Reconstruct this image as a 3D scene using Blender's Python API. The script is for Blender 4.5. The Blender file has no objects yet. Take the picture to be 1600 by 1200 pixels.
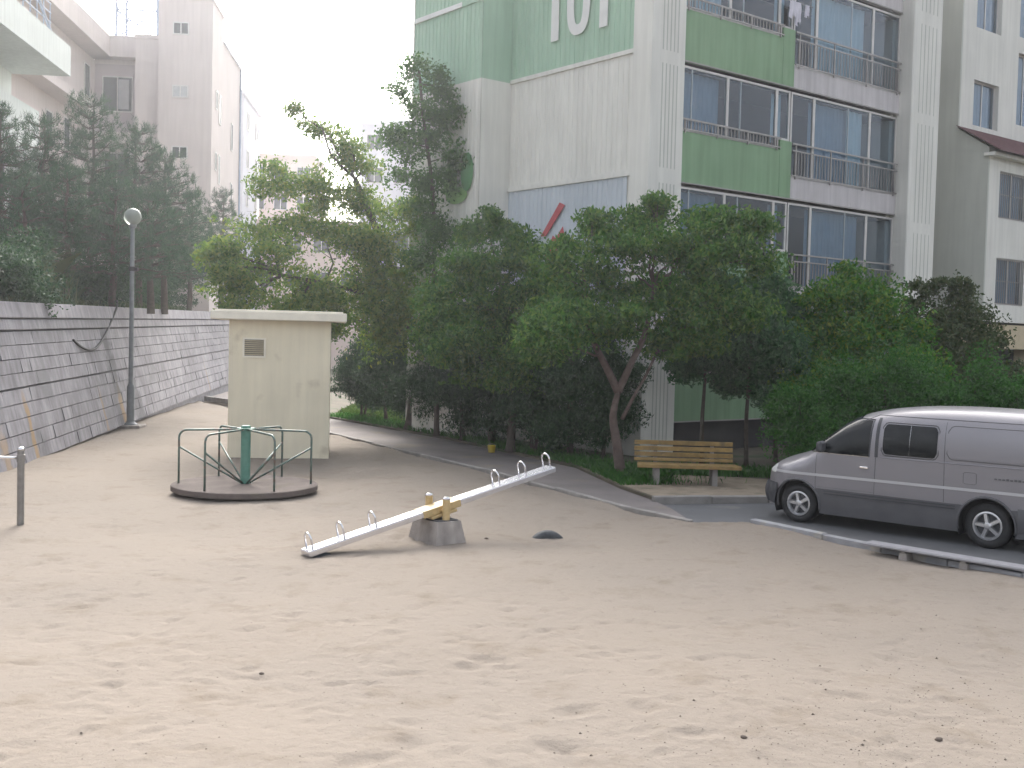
import bpy, math, random
import numpy as np
from mathutils import Vector, Matrix

random.seed(7)
RNG = np.random.default_rng(11)
SC = bpy.context.scene
COL = SC.collection
rad = math.radians

# ------------------------------------------------------------------ camera, sky, sun, exposure
CAM_H, FPX = 2.75, 1750.0                      # eye height, focal length for a 1600 px wide frame
PITCH, ROLL = math.atan(73 / 1750), math.atan(0.025)
FWD = np.array([0, math.cos(PITCH), -math.sin(PITCH)])
UP0 = np.array([0, math.sin(PITCH), math.cos(PITCH)])
RT0 = np.array([1.0, 0, 0])
RT = math.cos(ROLL) * RT0 + math.sin(ROLL) * UP0
UP = math.cos(ROLL) * UP0 - math.sin(ROLL) * RT0
EYE = np.array([0, 0, CAM_H])
cd = bpy.data.cameras.new('camera'); cam = bpy.data.objects.new('camera', cd); COL.objects.link(cam)
cd.sensor_width = 36; cd.lens = 36 * FPX / 1600; cd.clip_end = 600; cd.clip_start = 0.05
cam.matrix_world = Matrix(((RT[0], UP[0], -FWD[0], 0), (RT[1], UP[1], -FWD[1], 0), (RT[2], UP[2], -FWD[2], CAM_H), (0, 0, 0, 1)))
SC.camera = cam

SUN_AZ, SUN_EL = rad(-9), rad(38)             # azimuth clockwise from +Y
world = bpy.data.worlds.new('World'); SC.world = world; world.use_nodes = True
wn = world.node_tree.nodes; wl = world.node_tree.links
bg = wn['Background']
sky = wn.new('ShaderNodeTexSky'); sky.sky_type = 'NISHITA'; sky.sun_disc = False
sky.sun_elevation = SUN_EL; sky.sun_rotation = SUN_AZ; sky.dust_density = 6.0; sky.air_density = 1.0; sky.ozone_density = 1.0
hs = wn.new('ShaderNodeHueSaturation'); hs.inputs['Saturation'].default_value = 0.32
wl.new(sky.outputs[0], hs.inputs['Color']); wl.new(hs.outputs[0], bg.inputs['Color'])
bg.inputs['Strength'].default_value = 0.15
sl = bpy.data.lights.new('sun', 'SUN'); sl.energy = 1.1; sl.angle = rad(20); sl.color = (1, 0.95, 0.88)
so = bpy.data.objects.new('sun', sl); COL.objects.link(so)
sd = Vector((math.sin(SUN_AZ) * math.cos(SUN_EL), math.cos(SUN_AZ) * math.cos(SUN_EL), math.sin(SUN_EL)))
so.rotation_euler = sd.to_track_quat('Z', 'Y').to_euler(); so.location = sd * 60
SC.view_settings.view_transform = 'Standard'; SC.view_settings.look = 'None'
SC.view_settings.gamma = 1; SC.view_settings.exposure = 1.52
SC.render.engine = 'CYCLES'
SC.cycles.use_denoising = True
SC.cycles.use_adaptive_sampling = True; SC.cycles.adaptive_threshold = 0.03
SC.cycles.max_bounces = 5; SC.cycles.diffuse_bounces = 3; SC.cycles.glossy_bounces = 2
SC.cycles.transmission_bounces = 4; SC.cycles.transparent_max_bounces = 12; SC.cycles.volume_bounces = 0
SC.cycles.caustics_reflective = False; SC.cycles.caustics_refractive = False

def ray(x, y): return FWD * FPX + (x - 800) * RT - (y - 600) * UP
def gnd(x, y, z=0.0):
    d = ray(x, y); return Vector(EYE + d * ((z - CAM_H) / d[2]))
def at(x, y, Y):
    d = ray(x, y); return Vector(EYE + d * (Y / d[1]))

# ------------------------------------------------------------------ materials
def new_mat(name):
    m = bpy.data.materials.new(name); m.use_nodes = True
    return m, m.node_tree.nodes, m.node_tree.links, m.node_tree.nodes['Principled BSDF']
def plain(name, col, rough=0.6, metal=0.0, var=0.12, scale=4.0, bump=0.0, bscale=60.0, spec=0.5, rnd=0.0, streak=0.0, dirt=None, coord='Object', emit=None):
    """Principled colour with large mottling, vertical streaks, fine relief and a difference from piece to piece."""
    m, n, l, b = new_mat(name)
    b.inputs['Roughness'].default_value = rough; b.inputs['Metallic'].default_value = metal
    b.inputs['Specular IOR Level'].default_value = spec
    geo = n.new('ShaderNodeNewGeometry') if coord == 'World' else None
    tc = n.new('ShaderNodeTexCoord')
    src = geo.outputs['Position'] if geo else tc.outputs['Object']
    t = n.new('ShaderNodeTexNoise'); t.inputs['Scale'].default_value = scale; t.inputs['Detail'].default_value = 6
    l.new(src, t.inputs['Vector'])
    mr = n.new('ShaderNodeMapRange'); mr.inputs[1].default_value = 0.25; mr.inputs[2].default_value = 0.75
    mr.inputs[3].default_value = 1 - var; mr.inputs[4].default_value = 1 + var
    l.new(t.outputs['Fac'], mr.inputs[0]); fac = mr.outputs[0]
    if streak:
        mp = n.new('ShaderNodeMapping'); mp.inputs['Scale'].default_value = (3.2, 3.2, 0.22); l.new(src, mp.inputs[0])
        t2 = n.new('ShaderNodeTexNoise'); t2.inputs['Scale'].default_value = 2.0; t2.inputs['Detail'].default_value = 5; l.new(mp.outputs[0], t2.inputs['Vector'])
        r2 = n.new('ShaderNodeMapRange'); r2.inputs[1].default_value = 0.35; r2.inputs[2].default_value = 0.65
        r2.inputs[3].default_value = 1 - streak; r2.inputs[4].default_value = 1.0; l.new(t2.outputs['Fac'], r2.inputs[0])
        mm = n.new('ShaderNodeMath'); mm.operation = 'MULTIPLY'; l.new(fac, mm.inputs[0]); l.new(r2.outputs[0], mm.inputs[1]); fac = mm.outputs[0]
    if rnd:
        oi = n.new('ShaderNodeObjectInfo'); r3 = n.new('ShaderNodeMapRange'); r3.inputs[3].default_value = 1 - rnd; r3.inputs[4].default_value = 1 + rnd
        l.new(oi.outputs['Random'], r3.inputs[0])
        mm = n.new('ShaderNodeMath'); mm.operation = 'MULTIPLY'; l.new(fac, mm.inputs[0]); l.new(r3.outputs[0], mm.inputs[1]); fac = mm.outputs[0]
    cm = n.new('ShaderNodeMix'); cm.data_type = 'RGBA'; cm.blend_type = 'MULTIPLY'; cm.inputs[0].default_value = 1
    cm.inputs[6].default_value = (*col, 1); l.new(fac, cm.inputs[7]); out = cm.outputs[2]
    if dirt:
        t3 = n.new('ShaderNodeTexNoise'); t3.inputs['Scale'].default_value = dirt[1]; t3.inputs['Detail'].default_value = 8; l.new(src, t3.inputs['Vector'])
        r4 = n.new('ShaderNodeMapRange'); r4.inputs[1].default_value = dirt[2]; r4.inputs[2].default_value = dirt[2] + 0.12; l.new(t3.outputs['Fac'], r4.inputs[0])
        cx = n.new('ShaderNodeMix'); cx.data_type = 'RGBA'; l.new(r4.outputs[0], cx.inputs[0]); l.new(out, cx.inputs[6]); cx.inputs[7].default_value = (*dirt[0], 1); out = cx.outputs[2]
    l.new(out, b.inputs['Base Color'])
    if bump:
        t4 = n.new('ShaderNodeTexNoise'); t4.inputs['Scale'].default_value = bscale; t4.inputs['Detail'].default_value = 5; l.new(src, t4.inputs['Vector'])
        bp = n.new('ShaderNodeBump'); bp.inputs['Strength'].default_value = bump; bp.inputs['Distance'].default_value = 0.02
        l.new(t4.outputs['Fac'], bp.inputs['Height']); l.new(bp.outputs[0], b.inputs['Normal'])
    return m
def leafy(name, cols, trans=0.35, rough=0.6):
    """Leaves: each leaf its own shade between the given greens, part of the light shining through."""
    m, n, l, b = new_mat(name)
    g = n.new('ShaderNodeNewGeometry'); r = n.new('ShaderNodeValToRGB'); e = r.color_ramp.elements
    while len(e) < len(cols): e.new(0.5)
    for i, c in enumerate(cols):
        e[i].position = i / (len(cols) - 1); e[i].color = (*c, 1)
    l.new(g.outputs['Random Per Island'], r.inputs[0])
    l.new(r.outputs[0], b.inputs['Base Color']); b.inputs['Roughness'].default_value = rough; b.inputs['Specular IOR Level'].default_value = 0.3
    tr = n.new('ShaderNodeBsdfTranslucent'); l.new(r.outputs[0], tr.inputs[0])
    mx = n.new('ShaderNodeMixShader'); mx.inputs[0].default_value = trans
    l.new(b.outputs[0], mx.inputs[1]); l.new(tr.outputs[0], mx.inputs[2]); l.new(mx.outputs[0], n['Material Output'].inputs[0])
    return m
def pane_mat(name, tint, refl=1.45):
    m, n, l, b = new_mat(name)
    n.remove(b)
    fr = n.new('ShaderNodeFresnel'); gg = n.new('ShaderNodeNewGeometry'); io = n.new('ShaderNodeMapRange')   # the far face of the sheet reflects like the near one
    io.inputs[3].default_value = refl; io.inputs[4].default_value = 1 / refl; l.new(gg.outputs['Backfacing'], io.inputs[0]); l.new(io.outputs[0], fr.inputs[0])
    gl = n.new('ShaderNodeBsdfGlossy'); gl.inputs['Roughness'].default_value = 0.02; gl.inputs[0].default_value = (0.85, 0.9, 1, 1)
    tp = n.new('ShaderNodeBsdfTransparent'); tp.inputs[0].default_value = (*tint, 1)
    mx = n.new('ShaderNodeMixShader'); l.new(fr.outputs[0], mx.inputs[0]); l.new(tp.outputs[0], mx.inputs[1]); l.new(gl.outputs[0], mx.inputs[2])
    l.new(mx.outputs[0], n['Material Output'].inputs[0])
    return m
def sand_mat():
    m, n, l, b = new_mat('sand')
    b.inputs['Roughness'].default_value = 0.95; b.inputs['Specular IOR Level'].default_value = 0.15
    g = n.new('ShaderNodeNewGeometry')
    def noise(s, d=6, rough=0.55):
        t = n.new('ShaderNodeTexNoise'); t.inputs['Scale'].default_value = s; t.inputs['Detail'].default_value = d; t.inputs['Roughness'].default_value = rough
        l.new(g.outputs['Position'], t.inputs['Vector']); return t.outputs['Fac']
    def rng(v, a, c, lo=0, hi=1):
        r = n.new('ShaderNodeMapRange'); r.inputs[1].default_value = a; r.inputs[2].default_value = c; r.inputs[3].default_value = lo; r.inputs[4].default_value = hi
        l.new(v, r.inputs[0]); return r.outputs[0]
    def mix(f, a, c):
        x = n.new('ShaderNodeMix'); x.data_type = 'RGBA'; l.new(f, x.inputs[0])
        if isinstance(a, tuple): x.inputs[6].default_value = (*a, 1)
        else: l.new(a, x.inputs[6])
        x.inputs[7].default_value = (*c, 1); return x.outputs[2]
    c = mix(rng(noise(0.22, 4), 0.35, 0.65), (0.255, 0.219, 0.184), (0.236, 0.206, 0.177))
    c = mix(rng(noise(1.6, 7, 0.65), 0.54, 0.72, 0, 0.6), c, (0.175, 0.140, 0.105))
    c = mix(rng(noise(9, 8, 0.7), 0.56, 0.74, 0, 0.55), c, (0.155, 0.128, 0.10))
    c = mix(rng(noise(55, 4), 0.66, 0.72, 0, 0.6), c, (0.08, 0.07, 0.062))
    c = mix(rng(noise(48, 3), 0.30, 0.34, 0.5, 0), c, (0.31, 0.285, 0.26))
    l.new(c, b.inputs['Base Color'])
    ad = n.new('ShaderNodeMath'); ad.operation = 'ADD'; l.new(noise(14, 6), ad.inputs[0]); l.new(rng(noise(70, 4), 0, 1, 0, 0.3), ad.inputs[1])
    bp = n.new('ShaderNodeBump'); bp.inputs['Strength'].default_value = 0.55; bp.inputs['Distance'].default_value = 0.03; l.new(ad.outputs[0], bp.inputs['Height']); l.new(bp.outputs[0], b.inputs['Normal'])
    return m

M = dict(
    sand=sand_mat(),
    soil=plain('soil', (0.10, 0.085, 0.06), 0.95, var=0.35, scale=1.5, bump=0.6, bscale=20, coord='World', dirt=((0.05, 0.075, 0.03), 1.2, 0.52)),
    dirt=plain('bare_dirt', (0.27, 0.22, 0.165), 0.95, var=0.25, scale=3, bump=0.5, bscale=30, coord='World', dirt=((0.14, 0.12, 0.08), 2.2, 0.56)),
    path=plain('path_paving', (0.19, 0.168, 0.163), 0.9, var=0.18, scale=1.2, bump=0.25, bscale=40, coord='World', rnd=0.05, dirt=((0.22, 0.19, 0.16), 0.9, 0.56)),
    asphalt=plain('asphalt', (0.115, 0.118, 0.125), 0.9, var=0.2, scale=1.0, bump=0.4, bscale=120, coord='World', dirt=((0.26, 0.24, 0.21), 0.6, 0.60)),
    kerb=plain('kerb_concrete', (0.25, 0.235, 0.22), 0.85, var=0.2, scale=5, bump=0.3, rnd=0.08, coord='World'),
    kerbw=plain('pale_kerb', (0.30, 0.30, 0.315), 0.8, var=0.15, scale=5, bump=0.3, rnd=0.06, coord='World', dirt=((0.36, 0.33, 0.29), 3.5, 0.58)),
    lawn=plain('lawn_soil', (0.10, 0.16, 0.035), 0.95, var=0.3, scale=3, coord='World'),
    block=plain('wall_block', (0.295, 0.285, 0.31), 0.9, var=0.22, scale=1.3, bump=0.5, bscale=26, rnd=0.06, streak=0.30, coord='World', dirt=((0.20, 0.20, 0.21), 1.1, 0.58)),
    coping=plain('wall_coping', (0.30, 0.288, 0.315), 0.9, var=0.18, scale=2, bump=0.3, rnd=0.04, streak=0.25, coord='World'),
    mortar=plain('wall_mortar', (0.30, 0.295, 0.315), 0.95, var=0.2, coord='World'),
    rust=plain('rust_stain', (0.40, 0.26, 0.12), 0.9, var=0.25, scale=6, coord='World'),
    damp=plain('damp_stain', (0.15, 0.15, 0.15), 0.9, var=0.3, scale=5, coord='World'),
    cream=plain('cream_render', (0.80, 0.73, 0.56), 0.85, var=0.06, scale=1.2, bump=0.12, bscale=90, streak=0.07, dirt=((0.60, 0.53, 0.40), 1.6, 0.60)),
    creamroof=plain('cream_roof', (0.82, 0.77, 0.65), 0.85, var=0.1, scale=3, bump=0.15, bscale=60),
    vent=plain('vent_louvre', (0.42, 0.36, 0.25), 0.7, var=0.1),
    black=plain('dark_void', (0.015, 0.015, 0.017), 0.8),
    white=plain('white_render', (0.76, 0.75, 0.70), 0.85, var=0.06, scale=0.8, bump=0.1, bscale=50, streak=0.10, rnd=0.02, coord='World'),
    bwhite=plain('blue_white_render', (0.56, 0.61, 0.66), 0.85, var=0.05, scale=0.8, streak=0.08, coord='World'),
    band=plain('balcony_band_white', (0.60, 0.57, 0.58), 0.85, var=0.08, scale=1.5, streak=0.18, coord='World'),
    grey=plain('shaded_white_render', (0.52, 0.53, 0.48), 0.85, var=0.06, scale=0.8, streak=0.08, coord='World'),  # white render greyed by the shade of side faces; also on groove strips
    green=plain('green_render', (0.39, 0.57, 0.43), 0.85, var=0.07, scale=0.9, bump=0.08, streak=0.10, coord='World'),
    dgreen=plain('balcony_green', (0.235, 0.385, 0.225), 0.85, var=0.08, scale=1.2, streak=0.16, coord='World'),
    numeral=plain('numeral_paint', (0.75, 0.75, 0.73), 0.8, var=0.05),
    red=plain('mural_red', (0.50, 0.11, 0.12), 0.8, var=0.12),
    mgreen=plain('mural_green', (0.10, 0.25, 0.11), 0.85, var=0.15),
    mgreen2=plain('mural_light_green', (0.22, 0.38, 0.14), 0.85, var=0.15),
    tile=plain('dark_red_tile', (0.12, 0.045, 0.05), 0.7, var=0.3, scale=8, bump=0.4),
    beige=plain('beige_lintel', (0.52, 0.44, 0.30), 0.85, var=0.08),
    alu=plain('aluminium_frame', (0.62, 0.60, 0.58), 0.45, metal=0.3, var=0.08),
    rail=plain('railing_steel', (0.33, 0.31, 0.30), 0.45, metal=0.4, var=0.12),
    glass=pane_mat('window_glass', (0.72, 0.78, 0.82)),
    curtain=plain('curtain', (0.66, 0.80, 0.84), 0.9, var=0.08),
    curtain2=plain('grey_blue_blind', (0.34, 0.43, 0.52), 0.9, var=0.1),
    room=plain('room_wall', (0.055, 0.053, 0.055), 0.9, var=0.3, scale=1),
    pink=plain('pink_beige_render', (0.62, 0.555, 0.535), 0.9, var=0.05, scale=0.5, streak=0.07, coord='World'),
    pinkd=plain('mauve_panel', (0.48, 0.42, 0.43), 0.9, var=0.06, scale=0.6, coord='World'),
    mint=plain('pale_mint_render', (0.62, 0.66, 0.64), 0.9, var=0.06, scale=0.5, streak=0.1, coord='World'),
    lilac=plain('pale_lilac_render', (0.66, 0.66, 0.72), 0.9, var=0.05, scale=0.4, coord='World'),
    peach=plain('peach_render', (0.70, 0.58, 0.53), 0.9, var=0.05, scale=0.4, coord='World'),
    farpane=plain('far_window_pane', (0.05, 0.06, 0.07), 0.45, var=0.2, spec=0.25),
    farpale=plain('pale_window_pane', (0.42, 0.43, 0.44), 0.25, var=0.1),
    lattice=plain('painted_steel', (0.30, 0.36, 0.48), 0.5, metal=0.2, var=0.1),
    teal=plain('teal_paint', (0.10, 0.25, 0.195), 0.45, var=0.15, scale=12, dirt=((0.2, 0.17, 0.13), 14, 0.66)),
    pipe=plain('worn_green_pipe', (0.11, 0.165, 0.145), 0.45, metal=0.2, var=0.2, scale=18, dirt=((0.17, 0.13, 0.11), 10, 0.52)),
    deck=plain('worn_deck_plate', (0.145, 0.122, 0.112), 0.9, spec=0.15, var=0.25, scale=3, bump=0.25, bscale=70, dirt=((0.14, 0.12, 0.10), 2.2, 0.58)),
    steel=plain('stainless_steel', (0.72, 0.72, 0.74), 0.22, metal=1.0, var=0.06),
    silver=plain('extruded_aluminium', (0.80, 0.80, 0.83), 0.24, metal=0.9, var=0.04, scale=10),
    silver2=plain('weathered_aluminium', (0.30, 0.30, 0.325), 0.42, metal=0.8, var=0.12, scale=9),
    yellow=plain('ochre_paint', (0.52, 0.385, 0.19), 0.55, var=0.15, scale=14, dirt=((0.3, 0.22, 0.12), 20, 0.64)),
    footing=plain('footing_concrete', (0.36, 0.325, 0.30), 0.9, var=0.2, scale=6, bump=0.4, bscale=50, streak=0.2),
    rubber=plain('rubber', (0.022, 0.022, 0.024), 0.75, var=0.3, scale=20, bump=0.2),
    dustrub=plain('dusty_rubber', (0.07, 0.075, 0.08), 0.8, var=0.35, scale=12, bump=0.3),
    post=plain('galvanised_post', (0.27, 0.255, 0.24), 0.5, metal=0.4, var=0.2, scale=8),
    lamp_pole=plain('grey_lamp_paint', (0.17, 0.185, 0.20), 0.5, metal=0.2, var=0.15, scale=9),
    wood=plain('ochre_bench_slat', (0.25, 0.165, 0.058), 0.75, var=0.3, scale=7, bump=0.2, rnd=0.10, dirt=((0.14, 0.10, 0.05), 5, 0.60)),
    bark=plain('bark', (0.075, 0.06, 0.048), 0.95, var=0.35, scale=9, bump=0.8, bscale=25),
    barkr=plain('cherry_bark', (0.105, 0.076, 0.064), 0.9, var=0.35, scale=9, bump=0.7, bscale=25),
    cable=plain('black_cable', (0.02, 0.02, 0.022), 0.6),
    paint=plain('silver_beige_car_paint', (0.255, 0.246, 0.266), 0.38, metal=0.3, var=0.03, scale=1.0),
    clad=plain('grey_cladding', (0.10, 0.10, 0.108), 0.5, var=0.12, scale=4),
    bumper=plain('dark_bumper', (0.055, 0.057, 0.065), 0.55, var=0.1),
    vglass=plain('tinted_van_glass', (0.012, 0.014, 0.016), 0.04, var=0.2, spec=0.3),
    chrome=plain('chrome', (0.8, 0.8, 0.82), 0.12, metal=1, var=0.03),
    rim=plain('alloy_rim', (0.62, 0.62, 0.64), 0.3, metal=0.8, var=0.1, scale=20),
    lens=plain('headlight_lens', (0.65, 0.66, 0.66), 0.1, var=0.1),
    bucket=plain('yellow_plastic', (0.60, 0.45, 0.03), 0.5, var=0.1),
    cloth=plain('white_laundry', (0.62, 0.60, 0.68), 0.9, var=0.12, scale=6),
    stone=plain('pebble', (0.12, 0.095, 0.08), 0.9, var=0.3, scale=30),
    marker=plain('white_marker', (0.55, 0.56, 0.57), 0.8, var=0.1),
    l_cherry=leafy('cherry_leaves', [(0.0344, 0.1001, 0.0207), (0.0631, 0.1696, 0.0342), (0.101, 0.2253, 0.0427), (0.172, 0.2573, 0.0549)], 0.48),
    l_olive=leafy('olive_leaves', [(0.0606, 0.1279, 0.0253), (0.1161, 0.2159, 0.0393), (0.1715, 0.2687, 0.0477), (0.2506, 0.2878, 0.0561)], 0.48),
    l_tall=leafy('tall_tree_leaves', [(0.0344, 0.0918, 0.0268), (0.0666, 0.1557, 0.0415), (0.1032, 0.2017, 0.0512)], 0.45),
    l_dark=leafy('dark_conifer_sprays', [(0.0145, 0.0502, 0.0198), (0.0248, 0.0752, 0.0275), (0.0414, 0.1028, 0.0308)], 0.25),
    l_pine=leafy('pine_needles', [(0.0132, 0.0456, 0.024), (0.0254, 0.073, 0.033), (0.0451, 0.1072, 0.042)], 0.25),
    l_blue=leafy('blue_green_leaves', [(0.0287, 0.0946, 0.0366), (0.0551, 0.153, 0.0561), (0.0917, 0.2059, 0.0793)], 0.4),
    l_bright=leafy('bright_green_leaves', [(0.031, 0.1129, 0.0154), (0.0569, 0.1944, 0.022), (0.0879, 0.2508, 0.0286), (0.2275, 0.2884, 0.0275)], 0.4),
    l_hedge=leafy('hedge_leaves', [(0.0281, 0.1075, 0.0184), (0.0486, 0.1704, 0.0253), (0.0757, 0.2229, 0.0322)], 0.4),
    l_brown=leafy('brown_green_leaves', [(0.035, 0.065, 0.02), (0.06, 0.10, 0.028), (0.10, 0.115, 0.04)], 0.3),
    l_grass=leafy('grass_blades', [(0.04, 0.085, 0.016), (0.075, 0.14, 0.025), (0.11, 0.19, 0.035)], 0.35),
    l_reed=leafy('reed_blades', [(0.03, 0.065, 0.02), (0.055, 0.10, 0.03), (0.10, 0.13, 0.05)], 0.3),
)

# ------------------------------------------------------------------ mesh helpers
class MB:
    """collects shapes, then builds ONE mesh object"""
    def __init__(s): s.v = []; s.f = []
    def add(s, vs, fs):
        k = len(s.v); s.v += [tuple(v) for v in vs]; s.f += [tuple(i + k for i in f) for f in fs]; return s
    def box(s, x0, x1, y0, y1, z0, z1):
        return s.add([(x0, y0, z0), (x1, y0, z0), (x1, y1, z0), (x0, y1, z0), (x0, y0, z1), (x1, y0, z1), (x1, y1, z1), (x0, y1, z1)],
                     [(0, 3, 2, 1), (4, 5, 6, 7), (0, 1, 5, 4), (1, 2, 6, 5), (2, 3, 7, 6), (3, 0, 4, 7)])
    def hexa(s, bot, top):
        return s.add(list(bot) + list(top), [(0, 3, 2, 1), (4, 5, 6, 7), (0, 1, 5, 4), (1, 2, 6, 5), (2, 3, 7, 6), (3, 0, 4, 7)])
    def bevbox(s, x0, x1, y0, y1, z0, z1, b=0.01):
        """box with chamfered edges"""
        c = ((x0 + x1) / 2, (y0 + y1) / 2, (z0 + z1) / 2); h = ((x1 - x0) / 2, (y1 - y0) / 2, (z1 - z0) / 2)
        vs = []; idx = {}
        for sx in (-1, 1):
            for sy in (-1, 1):
                for sz in (-1, 1):
                    for a in range(3):
                        p = [sx * (h[0] - b), sy * (h[1] - b), sz * (h[2] - b)]; p[a] = (sx, sy, sz)[a] * h[a]
                        idx[(sx, sy, sz, a)] = len(vs); vs.append((c[0] + p[0], c[1] + p[1], c[2] + p[2]))
        fs = []
        for a in range(3):
            o = [i for i in range(3) if i != a]
            for sg in (-1, 1):
                q = []
                for (p, r) in ((-1, -1), (1, -1), (1, 1), (-1, 1)):
                    t = [0, 0, 0]; t[a] = sg; t[o[0]] = p; t[o[1]] = r; q.append(idx[(*t, a)])
                fs.append(tuple(q))
        for a in range(3):
            o = [i for i in range(3) if i != a]
            for p in (-1, 1):
                for r in (-1, 1):
                    t0 = [0, 0, 0]; t0[a] = -1; t0[o[0]] = p; t0[o[1]] = r; t1 = list(t0); t1[a] = 1
                    fs.append((idx[(*t0, o[0])], idx[(*t1, o[0])], idx[(*t1, o[1])], idx[(*t0, o[1])]))
        for sx in (-1, 1):
            for sy in (-1, 1):
                for sz in (-1, 1): fs.append(tuple(idx[(sx, sy, sz, a)] for a in range(3)))
        return s.add(vs, fs)
    def tube(s, path, r, n=10, cap=True):
        pts = [Vector(p) for p in path]; rs = r if isinstance(r, (list, tuple)) else [r] * len(pts)
        vs = []; fs = []; nrm = None
        for i, p in enumerate(pts):
            t = (pts[min(i + 1, len(pts) - 1)] - pts[max(i - 1, 0)]).normalized()
            if nrm is None: nrm = t.orthogonal().normalized()
            else:
                nrm = nrm - t * nrm.dot(t)
                nrm = nrm.normalized() if nrm.length > 1e-6 else t.orthogonal().normalized()
            bn = t.cross(nrm)
            for k in range(n):
                a = 2 * math.pi * k / n; vs.append(p + (nrm * math.cos(a) + bn * math.sin(a)) * rs[i])
        for i in range(len(pts) - 1):
            for k in range(n):
                fs.append((i * n + k, i * n + (k + 1) % n, (i + 1) * n + (k + 1) % n, (i + 1) * n + k))
        if cap: fs += [tuple(range(n - 1, -1, -1)), tuple((len(pts) - 1) * n + k for k in range(n))]
        return s.add(vs, fs)
    def lathe(s, prof, n=24, c=(0, 0, 0), axis='z'):
        vs = []; fs = []
        for (r, h) in prof:
            for k in range(n):
                a = 2 * math.pi * k / n; x, y = r * math.cos(a), r * math.sin(a)
                vs.append((c[0] + x, c[1] + y, c[2] + h) if axis == 'z' else (c[0] + x, c[1] + h, c[2] + y))
        for i in range(len(prof) - 1):
            for k in range(n): fs.append((i * n + k, i * n + (k + 1) % n, (i + 1) * n + (k + 1) % n, (i + 1) * n + k))
        return s.add(vs, fs)
    def prism(s, poly, z0, z1):
        n = len(poly)
        return s.add([(*p, z0) for p in poly] + [(*p, z1) for p in poly],
                     [tuple(range(n - 1, -1, -1)), tuple(range(n, 2 * n))] + [(i, (i + 1) % n, n + (i + 1) % n, n + i) for i in range(n)])
    def build(s, name, mat, parent=None, smooth=False, loc=None):
        me = bpy.data.meshes.new(name); me.from_pydata(s.v, [], s.f); me.update()
        if smooth: me.shade_smooth()
        return put(name, me, mat, parent, loc)
def put(name, me, mat, parent=None, loc=None):
    if mat is not None and not me.materials: me.materials.append(M[mat] if isinstance(mat, str) else mat)
    o = bpy.data.objects.new(name, me); COL.objects.link(o)
    if parent is not None: o.parent = parent
    if loc is not None: o.location = loc
    return o
def np_mesh(name, V, nper, mat, parent=None, loc=None, smooth=False):
    """V: (n, nper, 3) loose polygons"""
    n = V.shape[0]; me = bpy.data.meshes.new(name)
    me.vertices.add(n * nper); me.vertices.foreach_set('co', V.reshape(-1).astype(np.float32))
    me.loops.add(n * nper); me.loops.foreach_set('vertex_index', np.arange(n * nper, dtype=np.int32))
    me.polygons.add(n); me.polygons.foreach_set('loop_start', np.arange(0, n * nper, nper, dtype=np.int32))
    me.update(calc_edges=True)
    return put(name, me, mat, parent, loc)
def tag(o, label=None, cat=None, group=None, kind=None):
    if label: o['label'] = label
    if cat: o['category'] = cat
    if group: o['group'] = group
    if kind: o['kind'] = kind
    return o
def thing(name, label, cat, loc=(0, 0, 0), rz=0.0, group=None):
    o = bpy.data.objects.new(name, None); COL.objects.link(o); o.location = loc; o.rotation_euler = (0, 0, rz); o.empty_display_size = 0.3
    return tag(o, label, cat, group)
def structure(o): o['kind'] = 'structure'; return o
def sheet(name, poly, z, mat):
    return structure(MB().prism([tuple(p) for p in poly], z - 0.3, z).build(name, mat))

# ================================================================== THE GROUND
structure(MB().box(-88, 88, -38, 148, -1.0, -0.22).build('ground', 'soil'))

# edge of the sand: ground points read off along the kerb
KL = [(-6.2, 32.6), (-4.78, 30.0), (-2.5, 26.0), (-0.47, 22.63), (0.85, 20.04), (1.9, 18.0), (2.75, 16.75), (3.72, 16.98), (4.49, 15.76), (5.04, 14.93), (6.21, 13.35), (8.6, 10.1), (12.0, 5.5), (14, 2.8)]

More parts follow.
